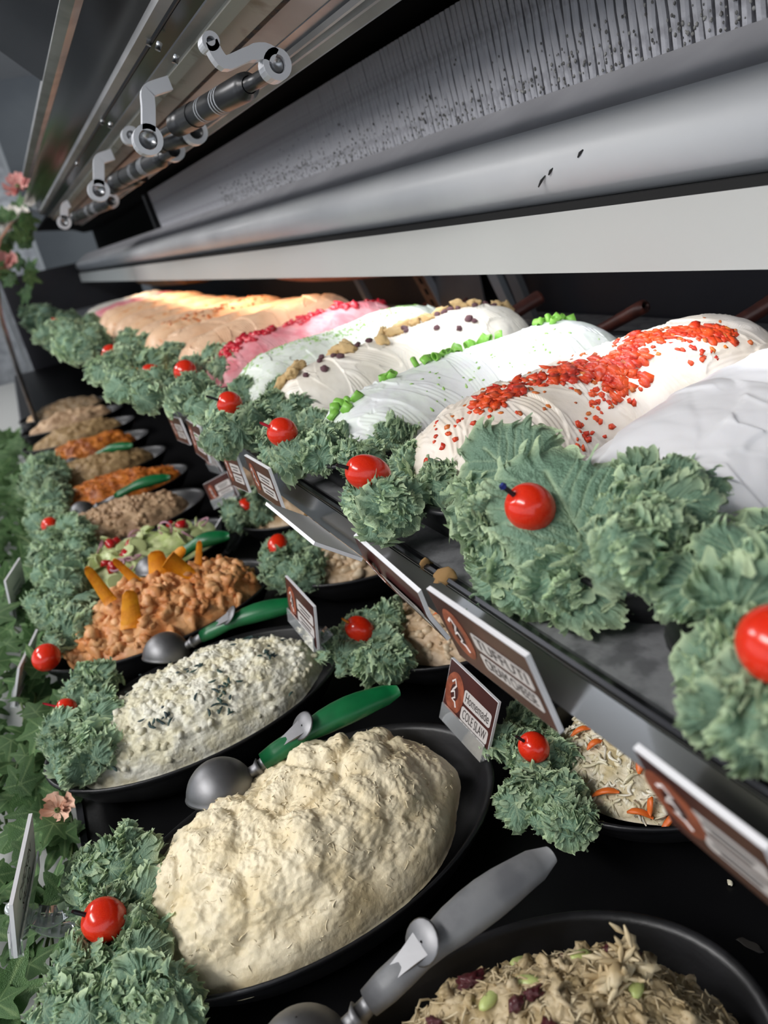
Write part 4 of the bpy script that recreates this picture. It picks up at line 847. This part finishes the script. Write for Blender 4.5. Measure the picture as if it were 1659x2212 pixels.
row('', [(1035, 1080), (1050, 1120), (1085, 985), (1160, 975)], -.195, .050, 323, 'kale_big', r=.009, per=2, into=(t, base))
c = kb((1570, 1330), -.205); base = np.array([c[0], c[1], -.24])
t = thing('kale_bunch', 'ruffled kale leaves hanging over the nearest black tray', 'kale', base, group='kale bunches on the upper shelf')
for i, (px, z, ax, s) in enumerate([((1600, 1215), -.185, (.3, .6, .5), .058), ((1530, 1260), -.195, (-.6, .3, .1), .058), ((1480, 1250), -.200, (-.7, .3, -.2), .050), ((1590, 1320), -.19, (.1, -.3, .6), .066), ((1620, 1400), -.200, (-.5, -.4, -.3), .054), ((1610, 1460), -.212, (-.2, -.8, -.3), .056), ((1610, 1520), -.215, (-.4, -.6, -.5), .044), ((1650, 1530), -.215, (.3, -.8, -.3), .05), ((1650, 1250), -.180, (.6, -.2, .4), .055), ((1590, 1470), -.208, (-.8, 0, -.2), .044), ((1640, 1400), -.195, (.4, -.6, .2), .055)]):
    o = obj('kale_leaf', KALE[i % 6] if i % 2 else KALEB[i % 3], 'kale_big', t); p = onZ(*px, z); o.matrix_basis = leaf_matrix(p-unit(ax)*s*.28-base, ax, (-.5, -.6, .6), s*.66, 1.3)
row('', [(1470, 1255), (1530, 1235), (1590, 1205), (1645, 1190), (1600, 1270), (1610, 1430), (1640, 1480), (1600, 1520), (1650, 1550)], -.205, .052, 324, 'kale_big', r=.014, per=3, into=(t, base))
G = 'kale bunches on the upper shelf'
row('curly kale bunch at the front of the red pepper loaf', [(850, 950), (800, 1080), (900, 1010), (960, 1050), (850, 1100), (780, 1000)], -.212, .052, 301, r=.020, per=7)
row('curly kale bunch at the front of the scallion loaf', [(640, 900), (700, 930), (600, 960), (690, 985), (640, 985), (730, 960), (550, 920)], -.210, .052, 302, r=.022, per=6)
row('curly kale bunch at the front of the walnut loaf', [(540, 850), (590, 890), (500, 910), (470, 880), (540, 930), (610, 860), (490, 950)], -.208, .055, 303, r=.026, per=6)
row('curly kale bunch at the front of the chive loaf', [(470, 790), (500, 810), (430, 850), (400, 870), (450, 890), (520, 780)], -.207, .060, 304, r=.030, per=6)
row('pale green curly kale bunch at the front of the strawberry loaf', [(380, 780), (350, 840), (400, 830), (430, 810), (330, 860)], -.207, .066, 305, r=.034, per=6)
row('curly kale bunch at the front of the tall peach loaf', [(320, 750), (290, 790), (340, 800), (270, 830), (300, 840)], -.205, .070, 306, r=.036, per=6)
row('curly kale bunch at the front of the low peach loaf', [(290, 745), (250, 790), (240, 820)], -.204, .075, 307, r=.040, per=6)
row('dark kale bunch near the far end of the upper shelf', [(205, 710), (195, 740), (210, 760)], -.200, .085, 308, r=.050, per=7)
row('dark kale bunch second from the far end of the shelf', [(150, 700), (160, 735), (175, 755)], -.195, .095, 309, r=.055, per=7)
row('farthest small dark kale bunch on the shelf', [(95, 690), (120, 700), (125, 730)], -.190, .10, 310, r=.060, per=6)
row('far dark kale bunch at the front of the blurred loaves', [(70, 680), (85, 700)], -.19, .10, 311, r=.06, per=5)
# lower deck
G2 = 'kale bunches on the lower deck'
row('big curly kale bunch at the left end of the chicken salad', [(290, 1860), (240, 1920), (300, 1960), (310, 2060), (240, 2080), (180, 2120), (290, 2150), (200, 2190), (340, 2190), (210, 1890), (250, 2010), (160, 2170)], -.468, .058, 401, group=G2, r=.026, per=6)
row('dark curly kale bunch at the left end of the dill salad', [(215, 1480), (190, 1540), (230, 1560), (160, 1600), (220, 1620), (180, 1640), (140, 1590)], -.470, .062, 402, group=G2, r=.030, per=6)
row('dark kale bunch at the left end of the buffalo salad', [(150, 1270), (130, 1320), (170, 1350), (110, 1310), (150, 1380)], -.470, .068, 403, group=G2, r=.040, per=6)
row('dusky kale bunch at the left end of the cucumber salad', [(110, 1200), (150, 1220), (170, 1190), (120, 1240)], -.470, .072, 404, group=G2, r=.042, per=6)
row('dim kale bunch at the left end of the tan salad', [(110, 1130), (130, 1160), (150, 1170)], -.468, .078, 405, group=G2, r=.045, per=6)
row('dim kale bunch at the left end of the carrot salad', [(100, 1060), (120, 1090)], -.465, .085, 406, group=G2, r=.05, per=7)
row('far dim kale bunch at the left end of the tuna salad', [(95, 1020), (110, 1040)], -.462, .09, 407, group=G2, r=.055, per=7)
row('dark kale bunch in the coleslaw bowl under the shelf', [(1140, 1560), (1110, 1620), (1190, 1640), (1160, 1700), (1215, 1715), (1195, 1750), (1235, 1765), (1140, 1725)], -.482, .050, 411, group=G2, r=.019, per=6)
row('dark kale bunch in the macaroni bowl under the shelf', [(740, 1400), (800, 1360), (840, 1340), (780, 1430), (850, 1430), (830, 1390)], -.478, .056, 412, group=G2, r=.026, per=6)
row('dark kale bunch in the potato salad bowl under the shelf', [(600, 1210), (640, 1190), (660, 1240), (610, 1240)], -.476, .062, 413, group=G2, r=.032, per=6)
row('dim kale bunch in the bowl behind the potato salad', [(530, 1090), (550, 1110), (520, 1120)], -.474, .07, 414, group=G2, r=.036, per=6)

# ------------------------------------------------------------------ tomatoes with picks
def tomato_mesh(seed, el=1.18):
    n, k = 28, 20; th = np.linspace(0.02, math.pi-.02, k); r = np.sin(th)**.92; z = -np.cos(th)*el
    z = z+.14*np.exp(-((th-math.pi)/.25)**2)*-1; a = np.linspace(0, 2*math.pi, n, endpoint=False)
    P = np.stack([r[:, None]*np.cos(a), r[:, None]*np.sin(a)*(1+.03*math.sin(seed)), np.repeat(z[:, None], n, 1)], -1)
    return grid('cherry_tomato', P, wv=True, cap=True)
TM = [tomato_mesh(1, 1.05), tomato_mesh(2, 1.3)]
def tomato(label, px, z, dia, el, pick_to=None, pick='pick_black', tip=None, axis_px=None, m='tomato_red', group='tomatoes on the upper shelf', plen=.03):
    c = onZ(*px, z); me = TM[el]
    if pick_to is not None:
        w_ = ray(*pick_to); fwd = RW[:, 2]; pe = w_*(np.dot(c, fwd)/np.dot(w_, fwd)); d = unit(unit(pe-c)-.35*fwd+np.array([0, 0, .1])); pe = c+d*np.linalg.norm(pe-c)*1.06
    else: d = unit([.5, .75, .3])
    t = thing('cherry_tomato', label, 'tomato', c-np.array([0, 0, dia/2]), group=group); off = np.array([0, 0, dia/2])
    b = obj('fruit', me, m, t); b.matrix_basis = Matrix.Translation(off) @ align(d, .4) @ Matrix.Diagonal((dia/2, dia/2, dia/2, 1))
    if pick_to is not None:
        ez = dia/2*(1.02 if el == 0 else 1.22); L = max(np.linalg.norm(pe-c)-ez, .009); r0 = dia*.055
        path = [off+d*s for s in np.linspace(ez*.8, ez+L, 6)]
        obj('pick', tube('pick', path, [r0, r0, r0*.9, r0*1.0, r0*.95, r0*.7], 8), pick, t)
        if tip:
            v = [off+d*(ez+L*.72), off+d*(ez+L*.85), off+d*(ez+L*1.02)]; q = obj('pick_tip', tube('pick_tip', v, [r0*1.1, r0*1.6, r0*1.2], 7), tip, t); q['label'] = 'blue tip of the pick'
    return t
tomato('round red tomato with a blue tipped pick on the broad kale', (1145, 1096), -.183, .029, 0, (1080, 1056), 'pick_black', 'pick_blue')
tomato('plump red tomato with a short black pick by the red pepper loaf', (795, 1022), -.186, .028, 1, (738, 1013), 'pick_black')
tomato('red tomato with a pink pick by the scallion loaf', (610, 934), -.186, .029, 0, (574, 922), 'pick_red')
tomato('red tomato with a dark pick by the walnut loaf', (496, 872), -.184, .029, 0, (448, 862), 'pick_black')
tomato('red tomato half hidden in kale by the chive loaf', (400, 802), -.178, .034, 0)
tomato('small deep red tomato with a yellow pick by the strawberry loaf', (330, 806), -.190, .030, 1, (290, 800), 'pick_orange', m='tomato_deep')
tomato('bright red tomato below the tall peach loaf', (242, 766), -.184, .042, 0, (222, 762), 'pick_black')
tomato('red tomato cut off by the right edge of the picture', (1682, 1392), -.178, .029, 0)
tomato('tiny red tomato on the second kale bunch from the far end', (196, 730), -.175, .030, 0, m='tomato_deep')
tomato('tiny red tomato on the kale near the far end of the shelf', (142, 727), -.17, .030, 0, m='tomato_deep')
tomato('tiny pink red tomato on the farthest kale', (117, 698), -.165, .036, 0, m='tomato_deep')
GL = 'tomatoes on the lower deck'
tomato('red tomato with a black pick beside the chicken salad sign', (225, 1987), -.440, .031, 0, (165, 1960), 'pick_black', m='tomato_red', group=GL)
tomato('red tomato with a red pick at the end of the dill salad', (143, 1531), -.445, .023, 0, (98, 1518), 'pick_red', group=GL)
tomato('dark red tomato behind the white sign among the ivy', (100, 1420), -.455, .035, 0, m='tomato_deep', group=GL)
tomato('red tomato with a black pick on the coleslaw kale', (1153, 1614), -.452, .026, 0, (1120, 1594), 'pick_black', group=GL)
tomato('red tomato with an orange pick on the macaroni kale', (778, 1360), -.452, .030, 1, (748, 1342), 'pick_orange', m='tomato_deep', group=GL)
tomato('deep red tomato on the potato salad kale', (600, 1178), -.452, .031, 1, m='tomato_deep', group=GL)
tomato('small red tomato on the dim tan salad kale', (107, 1134), -.440, .030, 0, m='tomato_deep', group=GL)
tomato('small dim tomato on the carrot salad kale', (105, 1076), -.440, .028, 0, m='tomato_deep', group=GL)
tomato('small dim tomato on the kale behind the potato salad', (530, 1093), -.450, .028, 0, m='tomato_deep', group=GL)

# ------------------------------------------------------------------ sign cards
FONT = {}
def text_mesh(s, size):
    cu = bpy.data.curves.new('t', 'FONT'); cu.body = s; cu.size = size; cu.align_x = 'CENTER'; cu.align_y = 'CENTER'; cu.resolution_u = 3
    ob = bpy.data.objects.new('t', cu); COL.objects.link(ob); dg = bpy.context.evaluated_depsgraph_get(); dg.update(); me = bpy.data.meshes.new_from_object(ob.evaluated_get(dg)); bpy.data.objects.remove(ob); me.name = 'lettering'; return me
def rpanel(w, h, rc, z, n=5):
    p = rrect(w/2, h/2, rc, n); return mesh('panel', np.column_stack([p, np.full(len(p), z)]), [list(range(len(p)))], False)
SWIRL = [(-.35, .5), (-.1, .75), (.1, .45), (-.15, .1), (-.3, -.1), (0, .1), (.15, -.2), (-.1, -.4), (.2, -.45), (.35, -.7)]
def card_parts(t, w, h, th=.003, style='maroon', lines=None, bend=0, curve=0):
    # local axes: x reading direction, y up, z to the printed side; origin at the bottom centre
    nb = 13
    def zc(y): return -curve*h*(4*(y/h)*(1-y/h)) + bend*max(0, y-.55*h)
    P = []
    for y in np.linspace(0, h, nb):
        P.append([(-w/2, y, zc(y)-th/2), (w/2, y, zc(y)-th/2), (w/2, y, zc(y)+th/2), (-w/2, y, zc(y)+th/2)])
    bd = obj('board', grid('board', np.array(P), wv=True, cap=True, smooth=False), 'white_board', t)
    bd['label'] = 'white board core of the sign'
    F_ = np.array([[(x, y, zc(y)+th/2+.0002) for x in (-w/2+.0005, w/2-.0005)] for y in np.linspace(.0006, h-.0006, nb)])
    B_ = np.array([[(x, y, zc(y)-th/2-.0002) for x in (w/2-.0005, -w/2+.0005)] for y in np.linspace(.0006, h-.0006, nb)])
    obj('back_sheet', grid('back_sheet', B_), 'card_back_grey' if style == 'grey' else 'card_back', t)
    obj('printed_face', grid('printed_face', F_), 'maroon' if style == 'maroon' else ('card_back_grey' if style == 'grey' else 'card_back'), t)
    z0 = th/2+.0005
    if style == 'maroon':
        cx, cy, R = -.30*w, .52*h, .30*h
        v, f = [], []
        n = 36; rr = [(.42, .0), (.62, .0006), (.85, .0006), (1.0, 0)]
        P = np.array([[(cx+R*.82*r*math.cos(a), cy+R*r*1.15*math.sin(a), z0+zz*.3) for a in np.linspace(0, 2*math.pi, n, endpoint=False)] for r, zz in rr])
        obj('bagel_emblem', grid('bagel_emblem', P, wv=True), 'bagel', t)
        path = [(cx+x*R*.9, cy+y*R, z0+.0004) for x, y in SWIRL]
        obj('white_script', tube('white_script', path, R*.07, 5, .2), 'script_white', t)
        lines = lines or ['', '']
        for k, yy in enumerate((.62, .33)):
            pw, phh = w*.56, h*.24
            o = obj('name_panel', rpanel(pw, phh, h*.05, 0), 'panel_light', t, (.17*w, yy*h, z0))
            if lines[k]:
                me = text_mesh(lines[k], phh*.95); xs = [v.co.x for v in me.vertices]; tw = max(xs)-min(xs); sx = min(1.0, pw*.86/tw)
                obj('lettering', me, 'ink', o, (0, 0, .0003), None, (sx, 1, 1))
            else:
                for j in range(2): obj('print_line', rpanel(pw*(.7-.15*j), phh*.14, .0003, 0), 'ink', o, (0, phh*(.16-.34*j), .0003))
    elif lines:
        for k, s in enumerate(lines):
            me = text_mesh(s, h*.26); xs = [v.co.x for v in me.vertices]; tw = max(xs)-min(xs); sx = min(1.0, w*.8/tw)
            obj('lettering', me, 'ink', t, (0, h*(.68-.30*k), z0), None, (sx, 1, 1))
    elif style == 'white':
        for j in range(2): obj('print_line', rpanel(w*.5, h*.05, .0003, 0), 'print_grey', t, (0, h*(.6-.16*j), z0))
def card_px(name, label, tf, tn, bn, X, toward=-1, w=.1, h=.057, style='maroon', lines=None, solve=False, bend=0, curve=0, holder=None, group='sign cards', cat='sign'):
    a = onX(*tn, X)
    if solve:
        r_ = unit(ray(*tf)); b_ = np.dot(r_, a); q = b_*b_-(np.dot(a, a)-w*w)
        b = r_*(b_+math.sqrt(max(q, 0)))
    else: b = onX(*tf, X)
    c = onY(*bn, a[1]); u = (b-a); W_ = np.linalg.norm(u); u = u/W_; v = c-a; v = v-u*np.dot(v, u); H_ = np.linalg.norm(v); v = v/H_
    W_ = min(max(W_, .06), .12); H_ = min(max(H_, .045), .07)
    xr = -u if toward < 0 else u; up = -v; n = np.cross(xr, up); org = a+u*W_/2+v*H_
    t = thing(name, label, cat, org, group=group); t.rotation_euler = frame(xr, up, n, (0, 0, 0)).to_euler()
    card_parts(t, W_, H_, style=style, lines=lines, bend=bend, curve=curve)
    if holder: holder_parts(t, W_, H_, holder)
    return t
def holder_parts(t, w, h, arm):
    # clear channel gripping the card foot, a swivel ball and a clip with two curved jaws
    s = .0036
    pr = [(-s, .022), (-s-.0014, .022), (-s-.0014, -.004), (s+.0014, -.004), (s+.0014, .014), (s, .014), (s, -.0015), (-s, -.0015)]
    V = [(x, y, z) for x in (-w*.46, w*.46) for z, y in pr]; n = len(pr)
    f = [[i, (i+1) % n, n+(i+1) % n, n+i] for i in range(n)]+[list(range(n))[::-1], list(range(n, 2*n))]
    obj('clear_channel', mesh('clear_channel', V, f, False), 'clear', t)
    th = np.linspace(0, math.pi, 8); obj('swivel_ball', lathe('swivel_ball', [(.006*math.sin(a)+1e-5, -.010-.006*math.cos(a)) for a in th], 14), 'clear', t, (0, 0, 0), (math.pi/2, 0, 0) if False else (0, 0, 0))
    sg = arm
    for dz, ln in ((-.004, .034), (.004, .028)):
        pts = [(0, -.012+dz*.6, sg*(.004+ln*u_)) for u_ in np.linspace(0, 1, 6)]; pts = [(x, y-.010*math.sin(u_*2.6)+dz*1.6*u_, z) for (x, y, z), u_ in zip(pts, np.linspace(0, 1, 6))]
        P = np.array([[(x-.011, y, z), (x+.011, y, z), (x+.011, y+.0016, z+.0006), (x-.011, y+.0016, z+.0006)] for x, y, z in pts])
        obj('clip_jaw', grid('clip_jaw', P, wv=True, cap=True), 'clear', t)
        for k in range(3): obj('grip_rib', box('grip_rib', -.009, .009, pts[1+k][1]+.0016, pts[1+k][1]+.003, pts[1+k][2]-.001, pts[1+k][2]+.001), 'clear', t)
GR = 'sign cards on the shelf rail'
card_px('sign_card', 'maroon sign card reading TUFFUTI CREAM CHEESE on the shelf rail', (925, 1268), (1140, 1415), (1212, 1580), .165, lines=['TUFFUTI', 'CREAM CHEESE'], group=GR)
card_px('sign_card', 'dark maroon sign card blurred at the right edge of the rail', (1408, 1637), (1659, 1830), (1740, 2010), .160, group=GR)
card_px('sign_card', 'steeply tilted maroon sign card just beyond the TUFFUTI one', (755, 1165), (893, 1290), (978, 1388), .165, bend=-.25, group=GR)
card_px('sign_card', 'maroon sign card with white edge beside the tipped white card', (530, 982), (582, 1012), (608, 1086), .165, group=GR)
card_px('sign_card', 'maroon sign card showing its white panels, third along the rail gap', (478, 975), (512, 985), (538, 1062), .168, group=GR)
card_px('sign_card', 'narrow maroon sign card with a bright white edge further along', (403, 905), (432, 922), (455, 1000), .170, group=GR)
card_px('sign_card', 'farthest readable maroon sign card on the rail', (345, 893), (388, 903), (410, 957), .172, group=GR)
t = card_px('sign_card', 'tipped over sign card showing its white back with crumbs', (576, 1080), (742, 1176), (755, 1182), .165, group=GR, style='white')
u = np.array([0., -1, 0]); up = unit([-.75, .05, .62]); n = np.cross(u, up); a_ = onX(742, 1176, .160); b_ = onX(640, 1120, .168)
t.location = tuple((a_+b_)/2+np.array([.012, .0, -.012])); t.rotation_euler = frame(u, unit(np.cross(np.cross(u, up), u)), unit(n), (0, 0, 0)).to_euler()
GC = 'sign cards on clear clips'
card_px('clip_sign', 'maroon sign card reading Homemade COLE SLAW on a clear clip', (978, 1420), (1080, 1517), (1060, 1650), .26, lines=['Homemade', 'COLE SLAW'], holder=-1, group=GC)
card_px('clip_sign', 'maroon sign card on a clear clip at the end of the dill salad', (618, 1243), (680, 1310), (690, 1405), .18, holder=-1, group=GC)
card_px('clip_sign', 'curved grey sign card seen from the back beside the buffalo salad', (497, 1087), (464, 1140), (515, 1212), .19, 1, style='grey', solve=True, curve=.12, holder=1, group=GC)
card_px('clip_sign', 'tilted maroon sign card with a red emblem under the far rail', (440, 1046), (492, 1018), (506, 1075), .24, holder=-1, group=GC, solve=True)
card_px('clip_sign', 'dim maroon sign card behind the rail cards', (410, 965), (455, 975), (475, 1010), .235, holder=-1, group=GC)
GW = 'white sign cards along the ivy'
card_px('clip_sign', 'white sign card lettered CHICKEN SALAD on a clear clip', (66, 1757), (23, 1955), (33, 2075), -.150, 1, style='white', lines=['CHICKEN', 'SALAD'], solve=True, holder=1, group=GW)
card_px('clip_sign', 'white sign card on a clear clip before the dill salad tomato', (80, 1359), (40, 1443), (25, 1536), -.150, 1, style='white', solve=True, holder=1, group=GW)
card_px('clip_sign', 'wide pale sign card at the left edge by the buffalo salad', (42, 1205), (10, 1255), (28, 1340), -.160, 1, style='white', solve=True, holder=1, group=GW)
card_px('clip_sign', 'thin pale sign card seen edge-on by the cucumber salad', (73, 1120), (66, 1128), (50, 1206), -.13, 1, style='white', solve=True, holder=1, group=GW)
card_px('clip_sign', 'narrow grey sign card at the far left by the tan salad', (36, 1062), (31, 1068), (30, 1165), -.21, 1, style='grey', solve=True, holder=1, group=GW)
card_px('clip_sign', 'pinkish sign card between the far kale bunches', (70, 1003), (58, 1015), (48, 1082), -.13, 1, style='white', solve=True, holder=1, group=GW)
card_px('clip_sign', 'small blurred sign card farther along the ivy', (44, 965), (36, 972), (22, 1045), -.19, 1, style='white', solve=True, holder=1, group=GW)
card_px('clip_sign', 'farthest bright sign card at the left edge', (36, 938), (28, 942), (18, 990), -.17, 1, style='white', solve=True, holder=1, group=GW)
# crumbs on the rail
CR = [mesh('crumb', *blob('c', 120+i, 2, 1, .8, .5, .5, 2.2)) for i in range(3)]; rg = np.random.default_rng(5)
CL = [('flat tan crumb high on the tipped white card', (688, 1128), .0035), ('tan crumb in the middle of the tipped white card', (694, 1138), .005), ('tan crumb low on the tipped white card', (702, 1148), .0045), ('tiny crumb at the top of the tipped card', (662, 1108), .003),
      ('flat brown crumb stuck to the clear rail', (880, 1212), .006), ('thin brown flake on the rail below the flat crumb', (870, 1228), .005), ('dark crumb behind the rail by the shelf', (920, 1218), .004), ('coarse tan crumb lump lying behind the rail', (962, 1245), .0065)]
for i, (lab, px, s) in enumerate(CL):
    tag(obj('crumb', CR[i % 3], 'crumb_tan', None, onX(*px, .186 if i < 4 else .196), (rg.uniform(0, 3), 0, rg.uniform(0, 3)), (s*1.2, s*1.4, s*.8)), lab, 'crumb', 'crumbs on the shelf rail')
tag(obj('crumb', mesh('crumb', *blob('c', 132, 2, 1, .8, .5, .5, 2.2)), 'slaw_shred', None, onZ(1577, 1907, ZD+.002), (0, 0, 1), .0028), 'white speck of food on the black deck', 'crumb')
tag(obj('crumb', mesh('crumb', *blob('c', 131, 2, 1, .8, .5, .5, 2.2)), 'smear_dark', None, onZ(1620, 2040, ZD+.001), (0, 0, 2), (.008, .004, .0012)), 'dark dried smear on the black deck at the right edge', 'crumb')

# ------------------------------------------------------------------ scoops
def scoop(label, cpx, cz, epx, ez, m, r=.030, open_dir=(0, -.3, -1), group='salad scoops', lever=True, hstart=.42):
    A = onZ(*cpx, cz); B = onZ(*epx, ez); d = B-A; L = np.linalg.norm(d); x = d/L; zz = unit(np.array([0, -.2, 1.0])-x*np.dot([0, -.2, 1.0], x)); y = np.cross(zz, x)
    t = thing('salad_scoop', label, 'scoop', A, group=group); t.rotation_euler = frame(x, y, zz, (0, 0, 0)).to_euler()
    th = np.linspace(.02, math.pi/2, 14); prof = [(r*math.sin(a), r*math.cos(a)) for a in th]+[(r*1.03, -.0015), (r*.96, -.0015)]+[(r*.95*math.sin(a), r*.95*math.cos(a)) for a in th[::-1]]
    b = obj('scoop_bowl', lathe('scoop_bowl', prof, 32), 'scoop_steel', t); b.rotation_euler = (math.radians(-25), math.radians(20), 0)
    obj('shank', tube('shank', [(r*.85, 0, .004), (r*1.15, 0, .005), (r*1.3, 0, .006), (r*1.32, 0, .006), (L*hstart, 0, .010)], [.0055, .0055, .0085, .006, .0055], 14), 'scoop_steel', t)
    s = np.linspace(L*hstart*.92, L, 12); u_ = np.linspace(0, 1, 12)
    rad = np.array([.0085, .010, .0100, .0095, .0105, .0125, .0135, .0138, .0132, .0118, .0105, .0060])
    obj('handle', tube('handle', [(a, 0, .010+.010*math.sin(q*3.0)-.004*q) for a, q in zip(s, u_)], rad, 18, .85), m, t)
    if lever:
        lx = L*hstart*.95
        P = []
        for q in np.linspace(0, 1, 8): P.append([(lx+.010*q+.016*q*q+dx*(.3 if False else 0), wy, .012+.036*q**1.1+dz) for wy, dz in ((-.0035-.010*q**2.5, 0), (.0035+.010*q**2.5, 0), (.0035+.010*q**2.5, .0018), (-.0035-.010*q**2.5, .0018))] if False else [(lx+.020*q+.022*q*q, wy, .012+.010*q+.004*q*q+dz) for wy, dz in ((-.0032-.005*q**2.6, 0), (.0032+.005*q**2.6, 0), (.0032+.005*q**2.6, .0018), (-.0032-.005*q**2.6, .0018))])
        obj('thumb_lever', grid('thumb_lever', np.array(P), wv=True, cap=True, smooth=False), 'scoop_steel', t)
        obj('lever_pad', lathe('lever_pad', [(.001, -.001), (.0125, -.001), (.0135, 0), (.0125, .001), (.001, .001)], 20), 'scoop_steel', t, (lx+.043, 0, .0275), (0, math.radians(-35), 0))
    return t
scoop('steel scoop with a green handle beside the chicken salad', (478, 1712), -.455, (862, 1503), -.440, 'scoop_green', .031, hstart=.26)
scoop('steel scoop with a green handle between the dill and buffalo salads', (360, 1415), -.475, (660, 1312), -.455, 'scoop_green', .030, hstart=.30)
scoop('steel scoop with a grey handle in the cranberry chicken bowl', (660, 2300), -.455, (1192, 1858), -.425, 'scoop_grey', .031, hstart=.27)
scoop('green handled scoop behind the buffalo salad', (330, 1235), -.480, (500, 1165), -.455, 'scoop_green', .028, lever=False)
scoop('green handled scoop beside the carrot salad', (180, 1110), -.480, (370, 1037), -.46, 'scoop_green', .028, lever=False)
scoop('far green handled scoop behind the tuna salad', (160, 1010), -.480, (290, 968), -.455, 'scoop_green', .028, lever=False)

# ------------------------------------------------------------------ ivy along the front
def ivy_garland(label, y0, y1, n, seed, xr=(-.27, -.118), zr=(-.545, -.485), size=.030, group='ivy garlands along the front ledge'):
    rg = np.random.default_rng(seed); base = np.array([-.19, (y0+y1)/2, -.57]); t = thing('ivy_garland', label, 'ivy', base, group=group)
    for k in range(n):
        p = np.array([rg.uniform(*xr), y0+(y1-y0)*(k+rg.random())/n, rg.uniform(*zr)]); nrm = unit(np.array([.15, -.45, .9])+rg.normal(0, .38, 3)); ax = unit(np.cross(nrm, rg.normal(size=3)))
        o = obj('ivy_leaf', IVY[rg.integers(3)], 'ivy', t); s = size*rg.uniform(.7, 1.25); o.matrix_basis = leaf_matrix(p-base, ax, nrm, s)
    for k in range(4):
        xs = rg.uniform(-.235, -.14); path = [(xs+.02*math.sin(y*14+k*2)-base[0], y-base[1], -.528+.010*math.sin(y*11+k)-base[2]) for y in np.linspace(y0, y1, 18)]
        obj('ivy_stem', tube('ivy_stem', path, .0016, 6), 'stem_green', t)
    return t
ivy_garland('green ivy leaves beside the chicken salad sign', .38, .80, 110, 501, size=.036)
ivy_garland('green ivy leaves beside the dill salad', .80, 1.15, 90, 502, size=.036)
ivy_garland('green ivy leaves left of the buffalo salad', 1.15, 1.55, 90, 503, size=.038)
ivy_garland('dim ivy leaves left of the far salads', 1.55, 3.0, 150, 504, size=.045)
# silk petals in the ivy
def flower(label, p, s, m, seed, nrm=(-.2, -.6, .7), group='silk flowers'):
    t = thing('silk_flower', label, 'flower', p, group=group); t.rotation_euler = align(nrm).to_euler()
    for k in range(9):
        a = k*2.4; rr = .35+.06*k
        P = np.array([[((.15+v_*rr)*math.cos(a+u_*.5)*s, (.15+v_*rr)*math.sin(a+u_*.5)*s, s*(.5*v_*v_*(1-.06*k)+.1*math.sin(7*u_))) for u_ in np.linspace(-1, 1, 6)] for v_ in np.linspace(0, 1, 5)])
        obj('petal', grid('petal', P), m, t)
    obj('flower_centre', lathe('flower_centre', [(.001, .0), (.14*s, .02*s), (.12*s, .16*s), (.001, .2*s)], 10), 'stem_green', t)
flower('peach silk petal cluster lying in the ivy', onZ(125, 1750, -.485), .020, 'flower_peach', 1)
# garland outside the far glass
for i, (px, y, s, m, lab) in enumerate([((6, 575), 3.0, .06, 'flower_pink', 'pink silk flower at the left edge outside the glass'), ((28, 480), 3.1, .07, 'flower_white', 'white silk flower in the far garland'), ((40, 405), 3.0, .06, 'flower_pink', 'pale pink silk flower above the far garland')]):
    flower(lab, onY(*px, y), s, m, i)
t = thing('shop_garland', 'green leafy garland hanging beyond the curved glass', 'garland', onY(20, 560, 3.0)); rg = np.random.default_rng(91); b0 = onY(20, 560, 3.0)
for k in range(46):
    p = onY(rg.uniform(-40, 66), rg.uniform(440, 640), 2.95+rg.uniform(0, .3)); o = obj('garland_leaf', IVY[k % 3], 'ivy', t); o.matrix_basis = leaf_matrix(p-b0, rg.normal(size=3), (-.2, -.9, .4), .055)
obj('garland_stem', tube('garland_stem', [np.array([-.1, 0, -.2])+np.array([.02*k, .02*k, .07*k]) for k in range(6)], .004, 6), 'stem_green', t)

# ------------------------------------------------------------------ lift everything to its height above the floor, origins to the base
bpy.context.view_layer.update()
for o in list(COL.objects):
    if o.parent is None:
        if o.type == 'MESH' and o.data.users == 1 and o.location.length < 1e-9 and len(o.data.vertices):
            co = np.array([v.co for v in o.data.vertices]); off = np.array([(co[:, 0].min()+co[:, 0].max())/2, (co[:, 1].min()+co[:, 1].max())/2, co[:, 2].min()])
            o.data.transform(Matrix.Translation(-off)); o.location = tuple(off)
            for ch in o.children: ch.location = tuple(np.array(ch.location)-off)
        o.location.z += OFFSET
